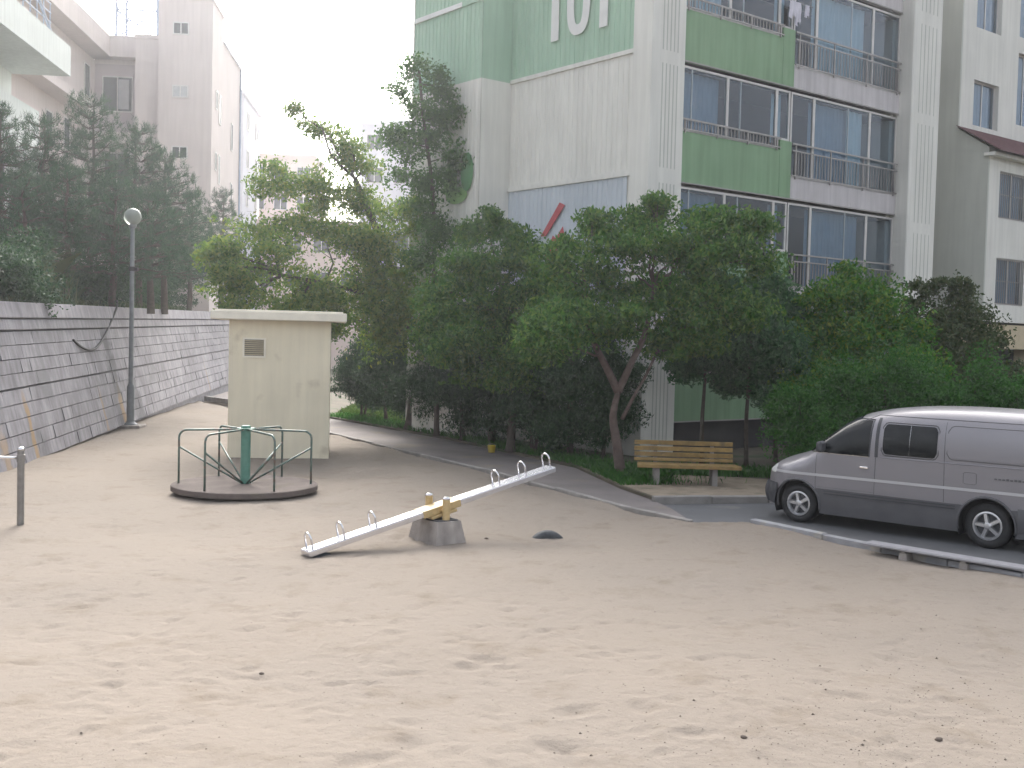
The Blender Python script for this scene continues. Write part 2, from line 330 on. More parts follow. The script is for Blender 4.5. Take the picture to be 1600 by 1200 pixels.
SAND = {}
def sand_z(x, y):
    i = min(max(int(np.searchsorted(SAND['ys'], y)), 1), len(SAND['ys']) - 1); j = min(max(int(np.searchsorted(SAND['xs'], x)), 1), len(SAND['xs']) - 1)
    return float(SAND['Z'][i - 1:i + 1, j - 1:j + 1].mean())
def sand_sheet():
    xs = np.arange(-13.5, 9.6, 0.045)
    ys = [-20., -14., -9., -5., -2., 0., 1.5, 3.0]
    while ys[-1] < 46: ys.append(ys[-1] + max(0.03, 0.0044 * ys[-1]))
    ys = np.array(ys); X, Y = np.meshgrid(xs, ys); Z = np.zeros_like(X)
    rng = np.random.default_rng(3)
    for k in range(90):                                     # broad swells
        a = rng.uniform(0, 6.28); w = rng.uniform(1.2, 5.0); ph = rng.uniform(0, 6.28)
        Z += 0.0022 * w ** 0.6 * np.sin((X * math.cos(a) + Y * math.sin(a)) * 6.28 / w + ph) * 0.5
    def stamp(cx, cy, rx, ry, ang, dep, rim):
        R = max(rx, ry) * 2.4
        i0, i1 = np.searchsorted(ys, [cy - R, cy + R]); j0, j1 = np.searchsorted(xs, [cx - R, cx + R])
        if i1 <= i0 or j1 <= j0: return
        dx = X[i0:i1, j0:j1] - cx; dy = Y[i0:i1, j0:j1] - cy
        u = (dx * math.cos(ang) + dy * math.sin(ang)) / rx; v = (-dx * math.sin(ang) + dy * math.cos(ang)) / ry
        d = u * u + v * v
        Z[i0:i1, j0:j1] += -dep * np.exp(-d * 1.4) + rim * np.exp(-(np.sqrt(d) - 1.25) ** 2 * 5)
    for k in range(5200):                                   # trodden hollows, shoe prints
        cy = 3 + 30 * rng.random() ** 1.5; cx = rng.uniform(-12, 9)
        big = rng.random()
        stamp(cx, cy, rng.uniform(0.09, 0.17), rng.uniform(0.05, 0.085), rng.uniform(0, 6.28), rng.uniform(0.006, 0.017) * (1.6 if big > 0.94 else 1), rng.uniform(0.001, 0.005))
    for (px, py, r) in ((735, 1040, .16), (900, 1110, .2), (885, 1165, .24), (1000, 1110, .15), (640, 1160, .2), (770, 1030, .2), (1080, 1150, .15), (870, 1168, .18), (555, 1190, .2), (1345, 1095, .13)):
        p = gnd(px, py); stamp(p.x, p.y, r, r * 0.6, rng.uniform(0, 3), 0.03, 0.008)
    for k in range(26):                                     # walked trails of paired prints
        a = rng.uniform(0, 6.28); x, y = rng.uniform(-8, 6), rng.uniform(6.5, 17)
        for j in range(int(rng.integers(6, 16))):
            a += rng.normal(0, .12); x += .62 * math.cos(a); y += .62 * math.sin(a); sg = 1 if j % 2 else -1
            stamp(x - sg * .09 * math.sin(a), y + sg * .09 * math.cos(a), .15, .06, a, rng.uniform(.014, .026), .005)
    dm = np.hypot(X + 4.5, Y - 18.98); Z -= .022 * np.exp(-((dm - 1.45) / .22) ** 2)                      # worn ring round the roundabout
    stamp(-2.55, 13.6, .5, .35, .65, .02, .006); stamp(-1.0, 14.75, .7, .6, 0, .012, .004)
    # drop the sheet below the paving beyond the kerb
    ex = np.array([p[0] for p in KL]); ey = np.array([p[1] for p in KL])
    # signed side by nearest segment
    best = np.full(X.shape, 1e9); side = np.zeros(X.shape)
    for i in range(len(KL) - 1):
        ax, ay = KL[i]; bx, by = KL[i + 1]; L2 = (bx - ax) ** 2 + (by - ay) ** 2
        t = np.clip(((X - ax) * (bx - ax) + (Y - ay) * (by - ay)) / L2, 0, 1)
        dx = X - ax - t * (bx - ax); dy = Y - ay - t * (by - ay); d = dx * dx + dy * dy
        cr = (bx - ax) * (Y - ay) - (by - ay) * (X - ax)
        m = d < best; best[m] = d[m]; side[m] = cr[m]
    dist = np.sqrt(best) * np.sign(side)
    Z -= np.clip((dist - 0.04) / 0.12, 0, 1) * 0.14
    Z += 0.03 * np.exp(-((dist + 0.12) / 0.12) ** 2) * (0.6 + 0.8 * np.sin(X * 3.1) * np.sin(Y * 2.3))   # drift against the kerb
    SAND.update(xs=xs, ys=ys, Z=Z)
    nr, nc = X.shape; V = np.stack([X, Y, Z], -1).reshape(-1, 3)
    idx = np.arange(nr * nc).reshape(nr, nc)
    F = np.stack([idx[:-1, :-1], idx[:-1, 1:], idx[1:, 1:], idx[1:, :-1]], -1).reshape(-1, 4)
    me = bpy.data.meshes.new('sand'); me.vertices.add(len(V)); me.vertices.foreach_set('co', V.reshape(-1).astype(np.float32))
    me.loops.add(F.size); me.loops.foreach_set('vertex_index', F.reshape(-1).astype(np.int32))
    me.polygons.add(len(F)); me.polygons.foreach_set('loop_start', np.arange(0, F.size, 4, dtype=np.int32)); me.update(calc_edges=True); me.shade_smooth()
    return structure(put('sand', me, 'sand'))
sand_sheet()

PATH_FAR = [(-7.6, 38.2), (-5.87, 35.5), (-1.63, 29.0), (1.38, 23.35), (2.0, 20.33), (2.45, 18.85)]
sheet('path', KL[0:7] + [(2.63, 17.96)] + PATH_FAR[::-1], 0.05, 'path')
sheet('planting_bed', PATH_FAR + [(4.45, 19.3), (9, 20.6), (14, 21.6), (40, 24), (40, 70), (-7.6, 70)], 0.10, 'soil')
sheet('bare_ground', [(1.45, 23.3), (2.06, 20.35), (2.50, 18.9), (4.45, 19.34), (6.4, 19.9), (6.2, 21.2), (4.7, 21.9), (3, 22.3)], 0.106, 'dirt')
sheet('parking_lot', [(2.75, 16.79), (3.76, 17.02)] + [(x + .05, y + .04) for x, y in KL[8:]] + [(40, 2.8), (40, 23.9), (14, 21.5), (9, 20.5), (4.45, 19.2), (2.5, 18.75), (2.68, 17.96)], 0.005, 'asphalt')
sheet('back_path', [(-12.2, 45.0), (-7.6, 38.4), (-5.9, 38.4), (-9.0, 49), (-13.0, 54)], 0.03, 'path')
sheet('lawn', [(-5.8, 36.6), (-3.2, 33.0), (-2.2, 34), (-2.4, 44), (-5.8, 47)], 0.108, 'lawn')

def kerb_line(name, pts, w, ztop, mat, step=1.0, zbot=-0.2):
    root = structure(thing(name, None, None))
    for (a, b) in zip(pts[:-1], pts[1:]):
        A, B = Vector((*a, 0)), Vector((*b, 0)); L = (B - A).length; n = max(1, round(L / step)); ang = math.atan2(B.y - A.y, B.x - A.x)
        me = None
        for i in range(n):
            if me is None:
                mb = MB().bevbox(0.006, L / n - 0.006, -w / 2, w / 2, zbot, 0, 0.012)
                o = mb.build('kerb_stone', mat, root); me = o.data
            else: o = put('kerb_stone', me, mat, root)
            o.location = A + (B - A) * (i / n) + Vector((0, 0, ztop + random.uniform(-.012, .008))); o.rotation_euler = (random.uniform(-.02, .02), random.uniform(-.006, .006), ang + random.uniform(-.008, .008))
    return root
kerb_line('path_edging', KL[0:7], 0.10, 0.075, 'kerb')
kerb_line('pale_kerb', [(3.72, 16.98)] + KL[8:12], 0.13, 0.085, 'kerbw', 1.2)
kerb_line('bed_kerb', [(2.42, 18.78), (4.45, 19.27), (9, 20.55), (14, 21.5)], 0.16, 0.135, 'kerb')
kerb_line('back_kerb', [(-12.2, 44.6), (-9.2, 40.6), (-7.6, 38.3), (-6.2, 36.1)], 0.14, 0.12, 'kerb', 1.0)

# ================================================================== RETAINING WALL
WD = Vector((math.sin(rad(-6.3)), math.cos(rad(-6.3)), 0)); WN = Vector((-WD.y, WD.x, 0)); W0 = Vector((-9.62, 21.0, 0)); BAT = 0.25
WSL = 0.012
def on_wall(px, py):
    """where the line of sight through a point of the picture meets the leaning wall: (along, height)"""
    d = Vector(ray(px, py)); e = Vector(EYE)
    # plane: (p-W0).WN - BAT*p.z = 0
    k = WN - Vector((0, 0, BAT)); t = (W0.dot(WN) - e.dot(k)) / d.dot(k); p = e + d * t
    return (p - W0).dot(WD), p.z
def stains(mat, lst):
    m = M[mat]; n = m.node_tree.nodes; l = m.node_tree.links; b = n['Principled BSDF']; cur = b.inputs['Base Color'].links[0].from_socket
    g = n.new('ShaderNodeNewGeometry')
    def math_(op, a, c=None):
        q = n.new('ShaderNodeMath'); q.operation = op
        for i, v in enumerate((a, c)):
            if v is None: continue
            if isinstance(v, (int, float)): q.inputs[i].default_value = v
            else: l.new(v, q.inputs[i])
        return q.outputs[0]
    dt = n.new('ShaderNodeVectorMath'); dt.operation = 'DOT_PRODUCT'; l.new(g.outputs['Position'], dt.inputs[0]); dt.inputs[1].default_value = WD
    al = math_('SUBTRACT', dt.outputs['Value'], W0.dot(WD))
    sx = n.new('ShaderNodeSeparateXYZ'); l.new(g.outputs['Position'], sx.inputs[0])
    tn = n.new('ShaderNodeTexNoise'); tn.inputs['Scale'].default_value = 2.5; tn.inputs['Detail'].default_value = 6; l.new(g.outputs['Position'], tn.inputs['Vector'])
    for (s0, w, z0, z1, col, amt) in lst:
        d = math_('ABSOLUTE', math_('ADD', math_('SUBTRACT', al, s0), math_('MULTIPLY', math_('SUBTRACT', tn.outputs['Fac'], 0.5), w * 2.2)))
        r = n.new('ShaderNodeMapRange'); r.interpolation_type = 'SMOOTHSTEP'; r.inputs[1].default_value = w * 0.25; r.inputs[2].default_value = w * 0.85; r.inputs[3].default_value = amt; r.inputs[4].default_value = 0; l.new(d, r.inputs[0])
        zt = n.new('ShaderNodeMapRange'); zt.inputs[1].default_value = z1; zt.inputs[2].default_value = z1 - 0.5; l.new(sx.outputs[2], zt.inputs[0])
        zb = n.new('ShaderNodeMapRange'); zb.inputs[1].default_value = z0 - 0.3; zb.inputs[2].default_value = z0; l.new(sx.outputs[2], zb.inputs[0])
        f = math_('MULTIPLY', math_('MULTIPLY', r.outputs[0], zt.outputs[0]), zb.outputs[0])
        mx = n.new('ShaderNodeMix'); mx.data_type = 'RGBA'; l.new(f, mx.inputs[0]); l.new(cur, mx.inputs[6]); mx.inputs[7].default_value = (*col, 1); cur = mx.outputs[2]
    l.new(cur, b.inputs['Base Color'])
ORANGE = (0.36, 0.235, 0.11); DAMP = (0.105, 0.105, 0.11)
st = []
for (px, py, w, z0, z1, c, a) in ((35, 650, .16, -1, 1.5, ORANGE, .85), (182, 625, .28, -1, 1.45, ORANGE, .75), (155, 640, .18, -1, 1.3, ORANGE, .45), (165, 560, .65, 1.0, 3.0, DAMP, .75), (212, 640, .9, -1, 1.6, DAMP, .6), (-5, 690, .3, -1, .9, ORANGE, .6), (110, 660, .5, -1, 1.3, DAMP, .4), (60, 690, .6, -1, 0.8, DAMP, .45), (290, 560, 1.4, 1.0, 2.6, DAMP, .35), (322, 600, .14, -1, 1.7, ORANGE, .5)):
    st.append((on_wall(px, py)[0], w, z0, z1, c, a))
stains('block', st)
wall = thing('retaining_wall', 'long leaning grey stone block retaining wall with concrete coping and rust streaks', 'wall', W0, math.atan2(WD.y, WD.x))
TIL = -math.atan(BAT)
def wall_z(x): return WSL * x
def build_wall():
    # backing slab
    b = MB()
    b.hexa([(-8, .08 - .1, -.4), (45, .08 - .1, -.4), (45, 1.2, -.4), (-8, 1.2, -.4)], [(-8, .06 + BAT * 3.0, 3.0 - .1), (45, .06 + BAT * 3.5, 3.5), (45, 1.9, 3.5), (-8, 1.9, 2.9)])
    b.build('wall_core', 'mortar', wall)
    rows = [(-0.05 + i * 0.29, 0.29) for i in range(5)] + [(1.425 + i * 0.285, 0.285) for i in range(4)]
    blocks = []
    for ri, (z0, h) in enumerate(rows):
        x = -7.5 + random.uniform(0, .5)
        while x < 43:
            w = random.choice((0.62, 0.78, 0.95, 1.15)); blocks.append((x, z0, w, h)); x += w
    vis = []
    for (x, z, w, h) in blocks:
        p = W0 + WD * (x + w / 2); dist = math.hypot(p.x, p.y); v = p - Vector(EYE)
        px = 800 + FPX * v.dot(Vector(RT)) / v.dot(Vector(FWD))
        inv = -60 < px < 372
        vis.append((0 if inv else 1, dist, x, z, w, h))
    vis.sort()
    base = []
    for k in range(4):
        mb = MB(); r = random.Random(k); d = .22; c = .006
        j = lambda a: r.uniform(-a, a)
        f = [(-.5 + j(.006), -d / 2 + .02, -.5), (.5, -d / 2 + .02, -.5), (.5, -d / 2 + .02, .5), (-.5, -d / 2 + .02, .5)]
        g = [(-.5 + c + j(.008), -d / 2 + j(.012), -.5 + 2.4 * c + j(.02)), (.5 - c + j(.008), -d / 2 + j(.012), -.5 + 2.4 * c + j(.02)), (.5 - c + j(.008), -d / 2 + j(.012), .5 - 2.4 * c + j(.02)), (-.5 + c + j(.008), -d / 2 + j(.012), .5 - 2.4 * c + j(.02))]
        bk = [(x, d / 2, z) for (x, y, z) in f]
        mb.add(f + g + bk, [(4, 5, 6, 7), (0, 1, 5, 4), (1, 2, 6, 5), (2, 3, 7, 6), (3, 0, 4, 7), (1, 0, 8, 9), (2, 1, 9, 10), (3, 2, 10, 11), (0, 3, 11, 8)])
        me = bpy.data.meshes.new('stone_block'); me.from_pydata(mb.v, [], mb.f); me.update(); me.materials.append(M['block']); base.append(me)
    rest = MB()
    for i, (q, d, x, z, w, h) in enumerate(vis):
        zc = z + h / 2 + wall_z(x); loc = Vector((x + w / 2, BAT * zc + random.uniform(-.007, .007), zc)); rot = (TIL, -math.atan(WSL), 0)
        if i < 300:
            o = put('stone_block', base[i % 4], None, wall, loc); o.rotation_euler = rot; o.scale = (w - .004, 1, h - .003)
        else:
            mt = Matrix.Translation(loc) @ Matrix.Rotation(TIL, 4, 'X') @ Matrix.Diagonal((w - .006, 1, h - .005, 1)); me = base[i % 4]
            rest.add([mt @ v.co for v in me.vertices], [tuple(p.vertices) for p in me.polygons])
    tag(rest.build('farther_stone_blocks', 'block', wall), kind='stuff')
    for (z0, z1, out, nm, mat) in ((2.575, 2.80, .03, 'wall_band', 'block'), (2.815, 3.16, .07, 'coping_stone', 'coping')):
        x = -7.5
        while x < 43:
            L = 3.0; zc = (z0 + z1) / 2 + wall_z(x)
            o = MB().bevbox(-L / 2 + .008, L / 2 - .008, -.14 - out, .3, -(z1 - z0) / 2, (z1 - z0) / 2, .012).build(nm, mat, wall, loc=(x + L / 2, BAT * zc + .02, zc + WSL * L / 2)); o.rotation_euler = (TIL, -math.atan(WSL), 0); x += L
build_wall()
def wpt(px, py, off=0.05):
    a, z = on_wall(px, py); return W0 + WD * a + WN * (BAT * z - off) + Vector((0, 0, z))
def smooth_path(pts, n=6):
    P = [Vector(p) for p in pts]; out = []
    for i in range(len(P) - 1):
        p0, p1, p2, p3 = P[max(i - 1, 0)], P[i], P[i + 1], P[min(i + 2, len(P) - 1)]
        for k in range(n):
            t = k / n; out.append(0.5 * ((2 * p1) + (p2 - p0) * t + (2 * p0 - 5 * p1 + 4 * p2 - p3) * t * t + (3 * p1 - p0 - 3 * p2 + p3) * t ** 3))
    return out + [P[-1]]
tag(MB().tube(smooth_path([wpt(172, 470, .2), wpt(169, 480, .24), wpt(164, 502, .17), wpt(154, 526, .15), wpt(141, 543, .15), wpt(128, 546, .15), wpt(115, 540, .15), wpt(106, 531, .13)]), 0.03, 8).build('hanging_cable', 'cable', smooth=True),
    'thick black cable looping down the face of the retaining wall', 'cable')

# ground above the wall
def hillside():
    vs = []; fs = []; ys = [12 + i * 2 for i in range(40)]; xs = [0, .8, 2, 5, 10, 20, 60]
    r = random.Random(4)
    for y in ys:
        a = (y - 21) / WD.y
        for k, x in enumerate(xs):
            p = W0 + WD * a + WN * (0.82 + x); vs.append((p.x, p.y, 3.08 + WSL * a + min(x, 10) * 0.05 + (r.uniform(-.1, .12) if k > 1 else -.03)))
    n = len(xs)
    for i in range(len(ys) - 1):
        for k in range(n - 1): fs.append((i * n + k, (i + 1) * n + k, (i + 1) * n + k + 1, i * n + k + 1))
    structure(MB().add(vs, fs).build('hillside', 'soil', smooth=True))
hillside()
def hill_z(p):
    v = Vector((p[0], p[1], 0)) - W0; return 3.08 + WSL * v.dot(WD) + max(0, min(v.dot(WN) - .82, 10)) * .05

# ================================================================== PUMP SHED
shed = thing('utility_shed', 'small cream rendered shed with flat overhanging roof and louvred vent', 'shed', (-5.05, 24.30, 0), rad(8.8))
sb = MB(); sb.box(-1.08, 1.08, 0, 1.7, -.1, 2.98); sb.build('wall', 'cream', shed)
rf = MB(); rf.bevbox(-1.44, 1.42, -.34, 2.0, 2.985, 3.17, .015); rf.build('roof_slab', 'creamroof', shed)
lip = MB(); lip.bevbox(-1.36, 1.34, -.26, 1.92, 3.172, 3.20, .01); lip.build('roof_capping', 'creamroof', shed)
v = MB(); x0, x1, z0, z1 = -.79, -.30, 2.17, 2.60
for (a, b2, c, d) in ((x0, x1, z1 - .04, z1), (x0, x1, z0, z0 + .04), (x0, x0 + .04, z0 + .042, z1 - .042), (x1 - .04, x1, z0 + .042, z1 - .042)): v.box(a, b2, -.03, .02, c, d)
vf = v.build('vent_frame', 'creamroof', shed)
MB().box(x0 + .04, x1 - .04, -.008, .004, z0 + .04, z1 - .04).build('vent_opening', 'black', vf)
n = 8
for i in range(n):
    zc = z0 + .05 + i * (z1 - z0 - .09) / n
    o = MB().hexa([(x0 + .042, -.026, zc), (x1 - .042, -.026, zc), (x1 - .042, -.010, zc + .010), (x0 + .042, -.010, zc + .010)], [(x0 + .042, -.026, zc + .022), (x1 - .042, -.026, zc + .022), (x1 - .042, -.010, zc + .030), (x0 + .042, -.010, zc + .030)]).build('slat', 'vent', vf)

# ================================================================== APARTMENT BLOCK 101
BC = Vector((2.89, 25.5, 0)); BR = rad(38.5)
apt = thing('apartment_block', 'white and green apartment block numbered 101 with glazed balconies', 'building', BC, BR)
FL = [0.87, 3.67, 6.47, 9.27, 12.07]; TOP = 15.2
def apart(name, mat, *boxes, parent=None, bev=0):
    mb = MB()
    for b in boxes: (mb.bevbox(*b, bev) if bev else mb.box(*b))
    return mb.build(name, mat, parent or apt)
def ribbed(name, mat, x, y0, y1, z0, z1, n, dep=0.016):
    """vertical corrugation on a wall facing -x"""
    mb = MB(); w = (y1 - y0) / n; vs = []; fs = []
    prof = []
    for i in range(n):
        a = y0 + i * w; prof += [(a, 0), (a + w * .55, 0), (a + w * .62, -dep), (a + w * .93, -dep)]
    prof.append((y1, 0))
    for (yy, d) in prof: vs += [(x - .001 + -d * -1 * 0 + d * -1, yy, z0), (x - .001 + d * -1, yy, z1)]
    for i in range(len(prof) - 1): fs.append((2 * i, 2 * i + 1, 2 * i + 3, 2 * i + 2))
    return mb.add(vs, fs).build(name, mat, apt)
# core of the block, set back behind its facings
apart('core_wall', 'white', (0.06, 1.06, 0.5, 5.04, -.2, TOP), (0.06, 9.9, 1.6, 8.14, -.2, TOP), (10.0, 30, 1.25, 8.14, -.2, TOP))
# end wall: plain corner strip, floor bands and ribbed fields
apart('corner_strip', 'white', (0, .055, 0.5, 5.03, -.2, 0.6), (0, .3, -.10, 0.5, -.2, TOP))
for (z0, z1) in ((6.53, 6.66), (9.32, 9.42), (12.10, 12.22)): apart('floor_band', 'white' if z0 < 9.3 else ('white' if z0 < 10 else 'green'), (0, .055, .5, 5.03, z0, z1))
ribbed('ribbed_panel', 'white', .04, .5, 5.03, 6.66, 9.32, 26)
ribbed('ribbed_panel', 'green', .04, .5, 5.03, 9.42, 12.10, 26)
ribbed('ribbed_panel', 'green', .04, .5, 5.03, 12.22, TOP, 26)
ribbed('ribbed_panel', 'bwhite', .04, .62, 5.03, 0.6, 6.53, 26)
apart('corner_pilaster', 'white', (0.301, 1.08, -.10, .5, -.2, TOP))
gm = MB()
for (za, zb) in ((0.35, 3.45), (3.8, 6.35), (6.7, 9.05), (9.35, 11.9), (12.2, 14.7)):
    for k in range(5):
        x = .34 + k * .12; gm.box(x, x + .035, -.104, -.098, za, zb)
tag(gm.build('pilaster_groove', 'grey', apt), kind=None)
# projecting bay of the end wall
BX = -0.975
apart('bay_return', 'white', (BX + .06, .06, 5.04, 5.2, -.2, 9.35)); apart('bay_return', 'green', (BX + .06, .06, 5.04, 5.2, 9.35, TOP))
apart('bay_core', 'white', (BX + .06, .3, 5.201, 8.14, -.2, TOP))
ribbed('ribbed_panel', 'white', BX + .04, 5.04, 8.14, -.2, 9.35, 18)
ribbed('ribbed_panel', 'green', BX + .04, 5.04, 8.14, 9.35, 11.30, 18); ribbed('ribbed_panel', 'green', BX + .04, 5.04, 8.14, 11.42, TOP, 18)
apart('white_line', 'numeral', (BX - .01, BX + .06, 5.9, 8.14, 11.30, 11.42)); apart('green_strip', 'green', (BX + .005, BX + .06, 5.04, 5.9, 11.30, 11.42))
apart('bay_edge', 'white', (BX + .02, BX + .06, 8.141, 8.2, -.2, TOP))
# painted numerals on the green field (a thin coat standing proud of the ribs)
def decal(name, mat, poly, x, th=.012, parent=None):
    n = len(poly); return MB().add([(x, p[0], p[1]) for p in poly] + [(x - th, p[0], p[1]) for p in poly], [tuple(range(n)), tuple(range(2 * n - 1, n - 1, -1))] + [(i, n + i, n + (i + 1) % n, (i + 1) % n) for i in range(n)]).build(name, mat, parent or apt)
def ring(name, mat, cy, cz, ry, rz, ty, tz, x, n=28):
    vs = []; fs = []
    for k in range(n):
        a = 2 * math.pi * k / n; ex = 0.75
        c, s = math.copysign(abs(math.cos(a)) ** ex, math.cos(a)), math.copysign(abs(math.sin(a)) ** ex, math.sin(a))
        vs += [(x, cy + ry * c, cz + rz * s), (x, cy + (ry - ty) * c, cz + (rz - tz) * s), (x - .012, cy + ry * c, cz + rz * s), (x - .012, cy + (ry - ty) * c, cz + (rz - tz) * s)]
    for k in range(n):
        a, b = 4 * k, 4 * ((k + 1) % n); fs += [(a + 2, b + 2, b + 3, a + 3), (a, b, b + 2, a + 2), (a + 1, a + 3, b + 3, b + 1)]
    return MB().add(vs, fs).build(name, mat, apt)
NX = -.003
def one(cy): decal('numeral', 'numeral', [(cy + .14, 10.10), (cy - .14, 10.10), (cy - .14, 11.85), (cy + .10, 11.85), (cy + .42, 11.52), (cy + .42, 11.20), (cy + .14, 11.42)], NX)
one(3.28); ring('numeral', 'numeral', 2.42, 10.97, .42, .88, .25, .25, NX); one(1.52)
for (pa) in ([(3.62, 5.30), (3.42, 5.30), (2.72, 6.02), (2.92, 6.10)], [(3.50, 4.75), (3.25, 4.70), (2.70, 5.22), (2.78, 5.50)], [(3.30, 5.0), (3.1, 4.95), (3.0, 5.2), (3.15, 5.3)]): decal('mural_stroke', 'red', pa, NX)
def blob(cy, cz, ry, rz, n=18): return [(cy + ry * math.cos(2 * math.pi * k / n), cz + rz * math.sin(2 * math.pi * k / n)) for k in range(n)]
decal('mural_tree', 'mgreen', blob(5.50, 7.0, .27, .50), BX - .004); decal('mural_tree', 'mgreen2', blob(6.25, 6.8, .32, .42), BX - .004, .008); decal('mural_hill', 'mgreen2', blob(5.95, 6.42, .48, .22), BX - .004, .01)
# glazed balconies
SECT = [(1.10, 2.77), (2.80, 4.62), (4.66, 5.14), (5.24, 6.14), (6.18, 8.62), (8.66, 9.88)]
look = {3: [('c', 'f'), ('d', 'p'), ('c', 'f'), ('d', None), ('c', 'f'), ('d', None)], 2: [('b', 'f'), ('d', 'p'), ('c', 'f'), ('d', None), ('b', 'r'), ('d', None)],
        1: [('b', 'f'), ('d', None), ('b', 'f'), ('d', None), ('b', 'f'), ('d', None)], 0: [('d', None)] * 6, 4: [('c', 'f')] * 6}
def pleats(name, mat, x0, x1, y, z0, z1, parent):
    n = max(6, int((x1 - x0) / .05)); vs = []; fs = []
    for i in range(n + 1):
        x = x0 + (x1 - x0) * i / n; yy = y + .025 * math.sin(i * 1.9) + .012 * math.sin(i * .7); vs += [(x, yy, z0), (x, yy, z1)]
    for i in range(n): fs.append((2 * i, 2 * i + 2, 2 * i + 3, 2 * i + 1))
    return MB().add(vs, fs).build(name, mat, parent, smooth=True)
def railing(x0, x1, z0, z1, mid, parent, step):
    r = MB()
    r.box(x0, x1, -.045, -.005, z1 - .04, z1)
    top = r.build('top_rail', 'rail', parent)
    b = MB(); b.box(x0, x1, -.04, -.01, z0, z0 + .03)
    if mid: b.box(x0, x1, -.04, -.01, mid - .03, mid)
    b.build('lower_rail', 'rail', parent)
    q = MB(); n = int((x1 - x0) / step); hi = (mid - .03) if mid else z1 - .04
    for i in range(1, n):
        x = x0 + (x1 - x0) * i / n; q.box(x - .009, x + .009, -.034, -.016, z0 + .03, hi)
    tag(q.build('baluster', 'rail', parent), kind='stuff')
    for k in range(4):
        x = x0 + .15 + (x1 - x0 - .3) * k / 3; MB().box(x - .016, x + .016, -.043, -.012, z0 - .07, z1 - .04).build('rail_post', 'rail', parent)
for fi, zb in enumerate(FL):
    zt = zb + 2.80; bl = apart('balcony', 'dgreen', (1.081, 4.74, 0, .18, zb, zb + 1.17), (4.741, 5.20, -.005, .18, zb, zb + 1.42))
    apart('balcony_band', 'band', (5.201, 9.9, 0, .18, zb + .001, zb + .53), parent=bl)
    apart('balcony_lip', 'rail', (1.081, 5.2, -.012, .03, zb - .03, zb - .001), (5.2, 9.9, -.012, .03, zb - .03, zb - .001), parent=bl)
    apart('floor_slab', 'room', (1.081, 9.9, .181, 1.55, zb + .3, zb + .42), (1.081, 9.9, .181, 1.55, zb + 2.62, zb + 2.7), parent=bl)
    railing(1.09, 4.735, zb + 1.205, zb + 1.47, None, bl, .115)
    railing(5.21, 9.89, zb + .56, zb + 1.40, zb + 1.22, bl, .125)
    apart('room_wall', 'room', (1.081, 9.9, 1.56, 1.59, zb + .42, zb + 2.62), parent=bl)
    for k, (a, b) in enumerate(SECT):
        z0 = zb + (1.19 if k < 2 else 1.44 if k == 2 else .55); z1 = zt - .10
        w = apart('window', 'alu', (a - .025, a + .025, .06, .12, z0, z1), (b - .025, b + .025, .06, .12, z0, z1), (a + .026, b - .026, .062, .118, z1 - .05, z1), (a + .026, b - .026, .062, .118, z0, z0 + .05))
        if k in (0, 1, 4):
            xm = a + (b - a) * (.27 if k < 2 else .62); apart('sash_bar', 'alu', (xm - .018, xm + .018, .088, .116, z0 + .051, z1 - .051), parent=w)
        apart('pane', 'glass', (a + .026, b - .026, .086, .094, z0 + .051, z1 - .051), parent=w)
        kind, ext = look[fi][k]
        if kind == 'c': pleats('curtain', 'curtain', a + .04, b - .04, .30, z0 - .05, z1 - .05, w)
        if kind == 'b': pleats('blind', 'curtain2', a + .04, b - .04, .30, z0 - .05, z1 - .05, w)
        if ext == 'r': pleats('curtain', 'curtain', a + (b - a) * .66, a + (b - a) * .94, .22, z0, z1 - .05, w)
        if ext == 'p': apart('inner_door', 'curtain2', (a + .3, a + .75, 1.2, 1.25, zb + .5, z1 - .3), parent=w)
apart('basement_wall', 'room', (1.081, 9.9, .3, .5, -.2, .84))
apart('window_side', 'white', (9.75, 9.9, .19, 1.6, -.2, TOP)); apart('window_side', 'room', (1.081, 1.1, .19, 1.6, -.2, TOP))
# second pilaster, recess, stair tower
apart('pilaster', 'white', (9.901, 11.30, -.40, 1.2, -.2, TOP), bev=.03)
gm = MB()
for (za, zb) in ((0.35, 5.95), (6.25, 9.0), (9.3, 11.75), (12.1, 14.6)):
    for k in range(5):
        x = 10.22 + k * .19; gm.box(x, x + .035, -.404, -.39, za, zb)
gm.build('pilaster_groove', 'grey', apt)
def wall_with_holes(name, mat, x0, x1, y0, y1, z0, z1, holes, parent=None):
    """wall slab in the x-z plane with rectangular openings (all holes ordered left to right may share columns)"""
    xs = sorted({x0, x1, *[h[0] for h in holes], *[h[1] for h in holes]}); zs = sorted({z0, z1, *[h[2] for h in holes], *[h[3] for h in holes]})
    mb = MB(); xs = [x for x in xs if x0 <= x <= x1]; zs = [z for z in zs if z0 <= z <= z1]
    for i in range(len(xs) - 1):
        run = None
        for j in range(len(zs)):
            solid = j < len(zs) - 1 and not any(h[0] <= (xs[i] + xs[i + 1]) / 2 <= h[1] and h[2] <= (zs[j] + zs[j + 1]) / 2 <= h[3] for h in holes)
            if solid and run is None: run = zs[j]
            if not solid and run is not None: mb.box(xs[i], xs[i + 1], y0, y1, run, zs[j]); run = None
    return mb.build(name, mat, parent or apt)
SW = [(13.80, 15.25, 12.42, 13.7), (13.80, 15.25, 9.50, 10.86), (16.36, 17.6, 9.86, 12.10), (16.36, 17.6, 12.6, 14.4)]
wall_with_holes('stair_wall', 'white', 13.07, 22, 0, .25, -.2, TOP, SW)
apart('stair_return', 'grey', (13.0, 13.069, -.001, 1.25, -.2, TOP))  # shade of the return face is put into its colour
apart('stair_room', 'room', (13.071, 22, .8, .9, -.2, TOP))
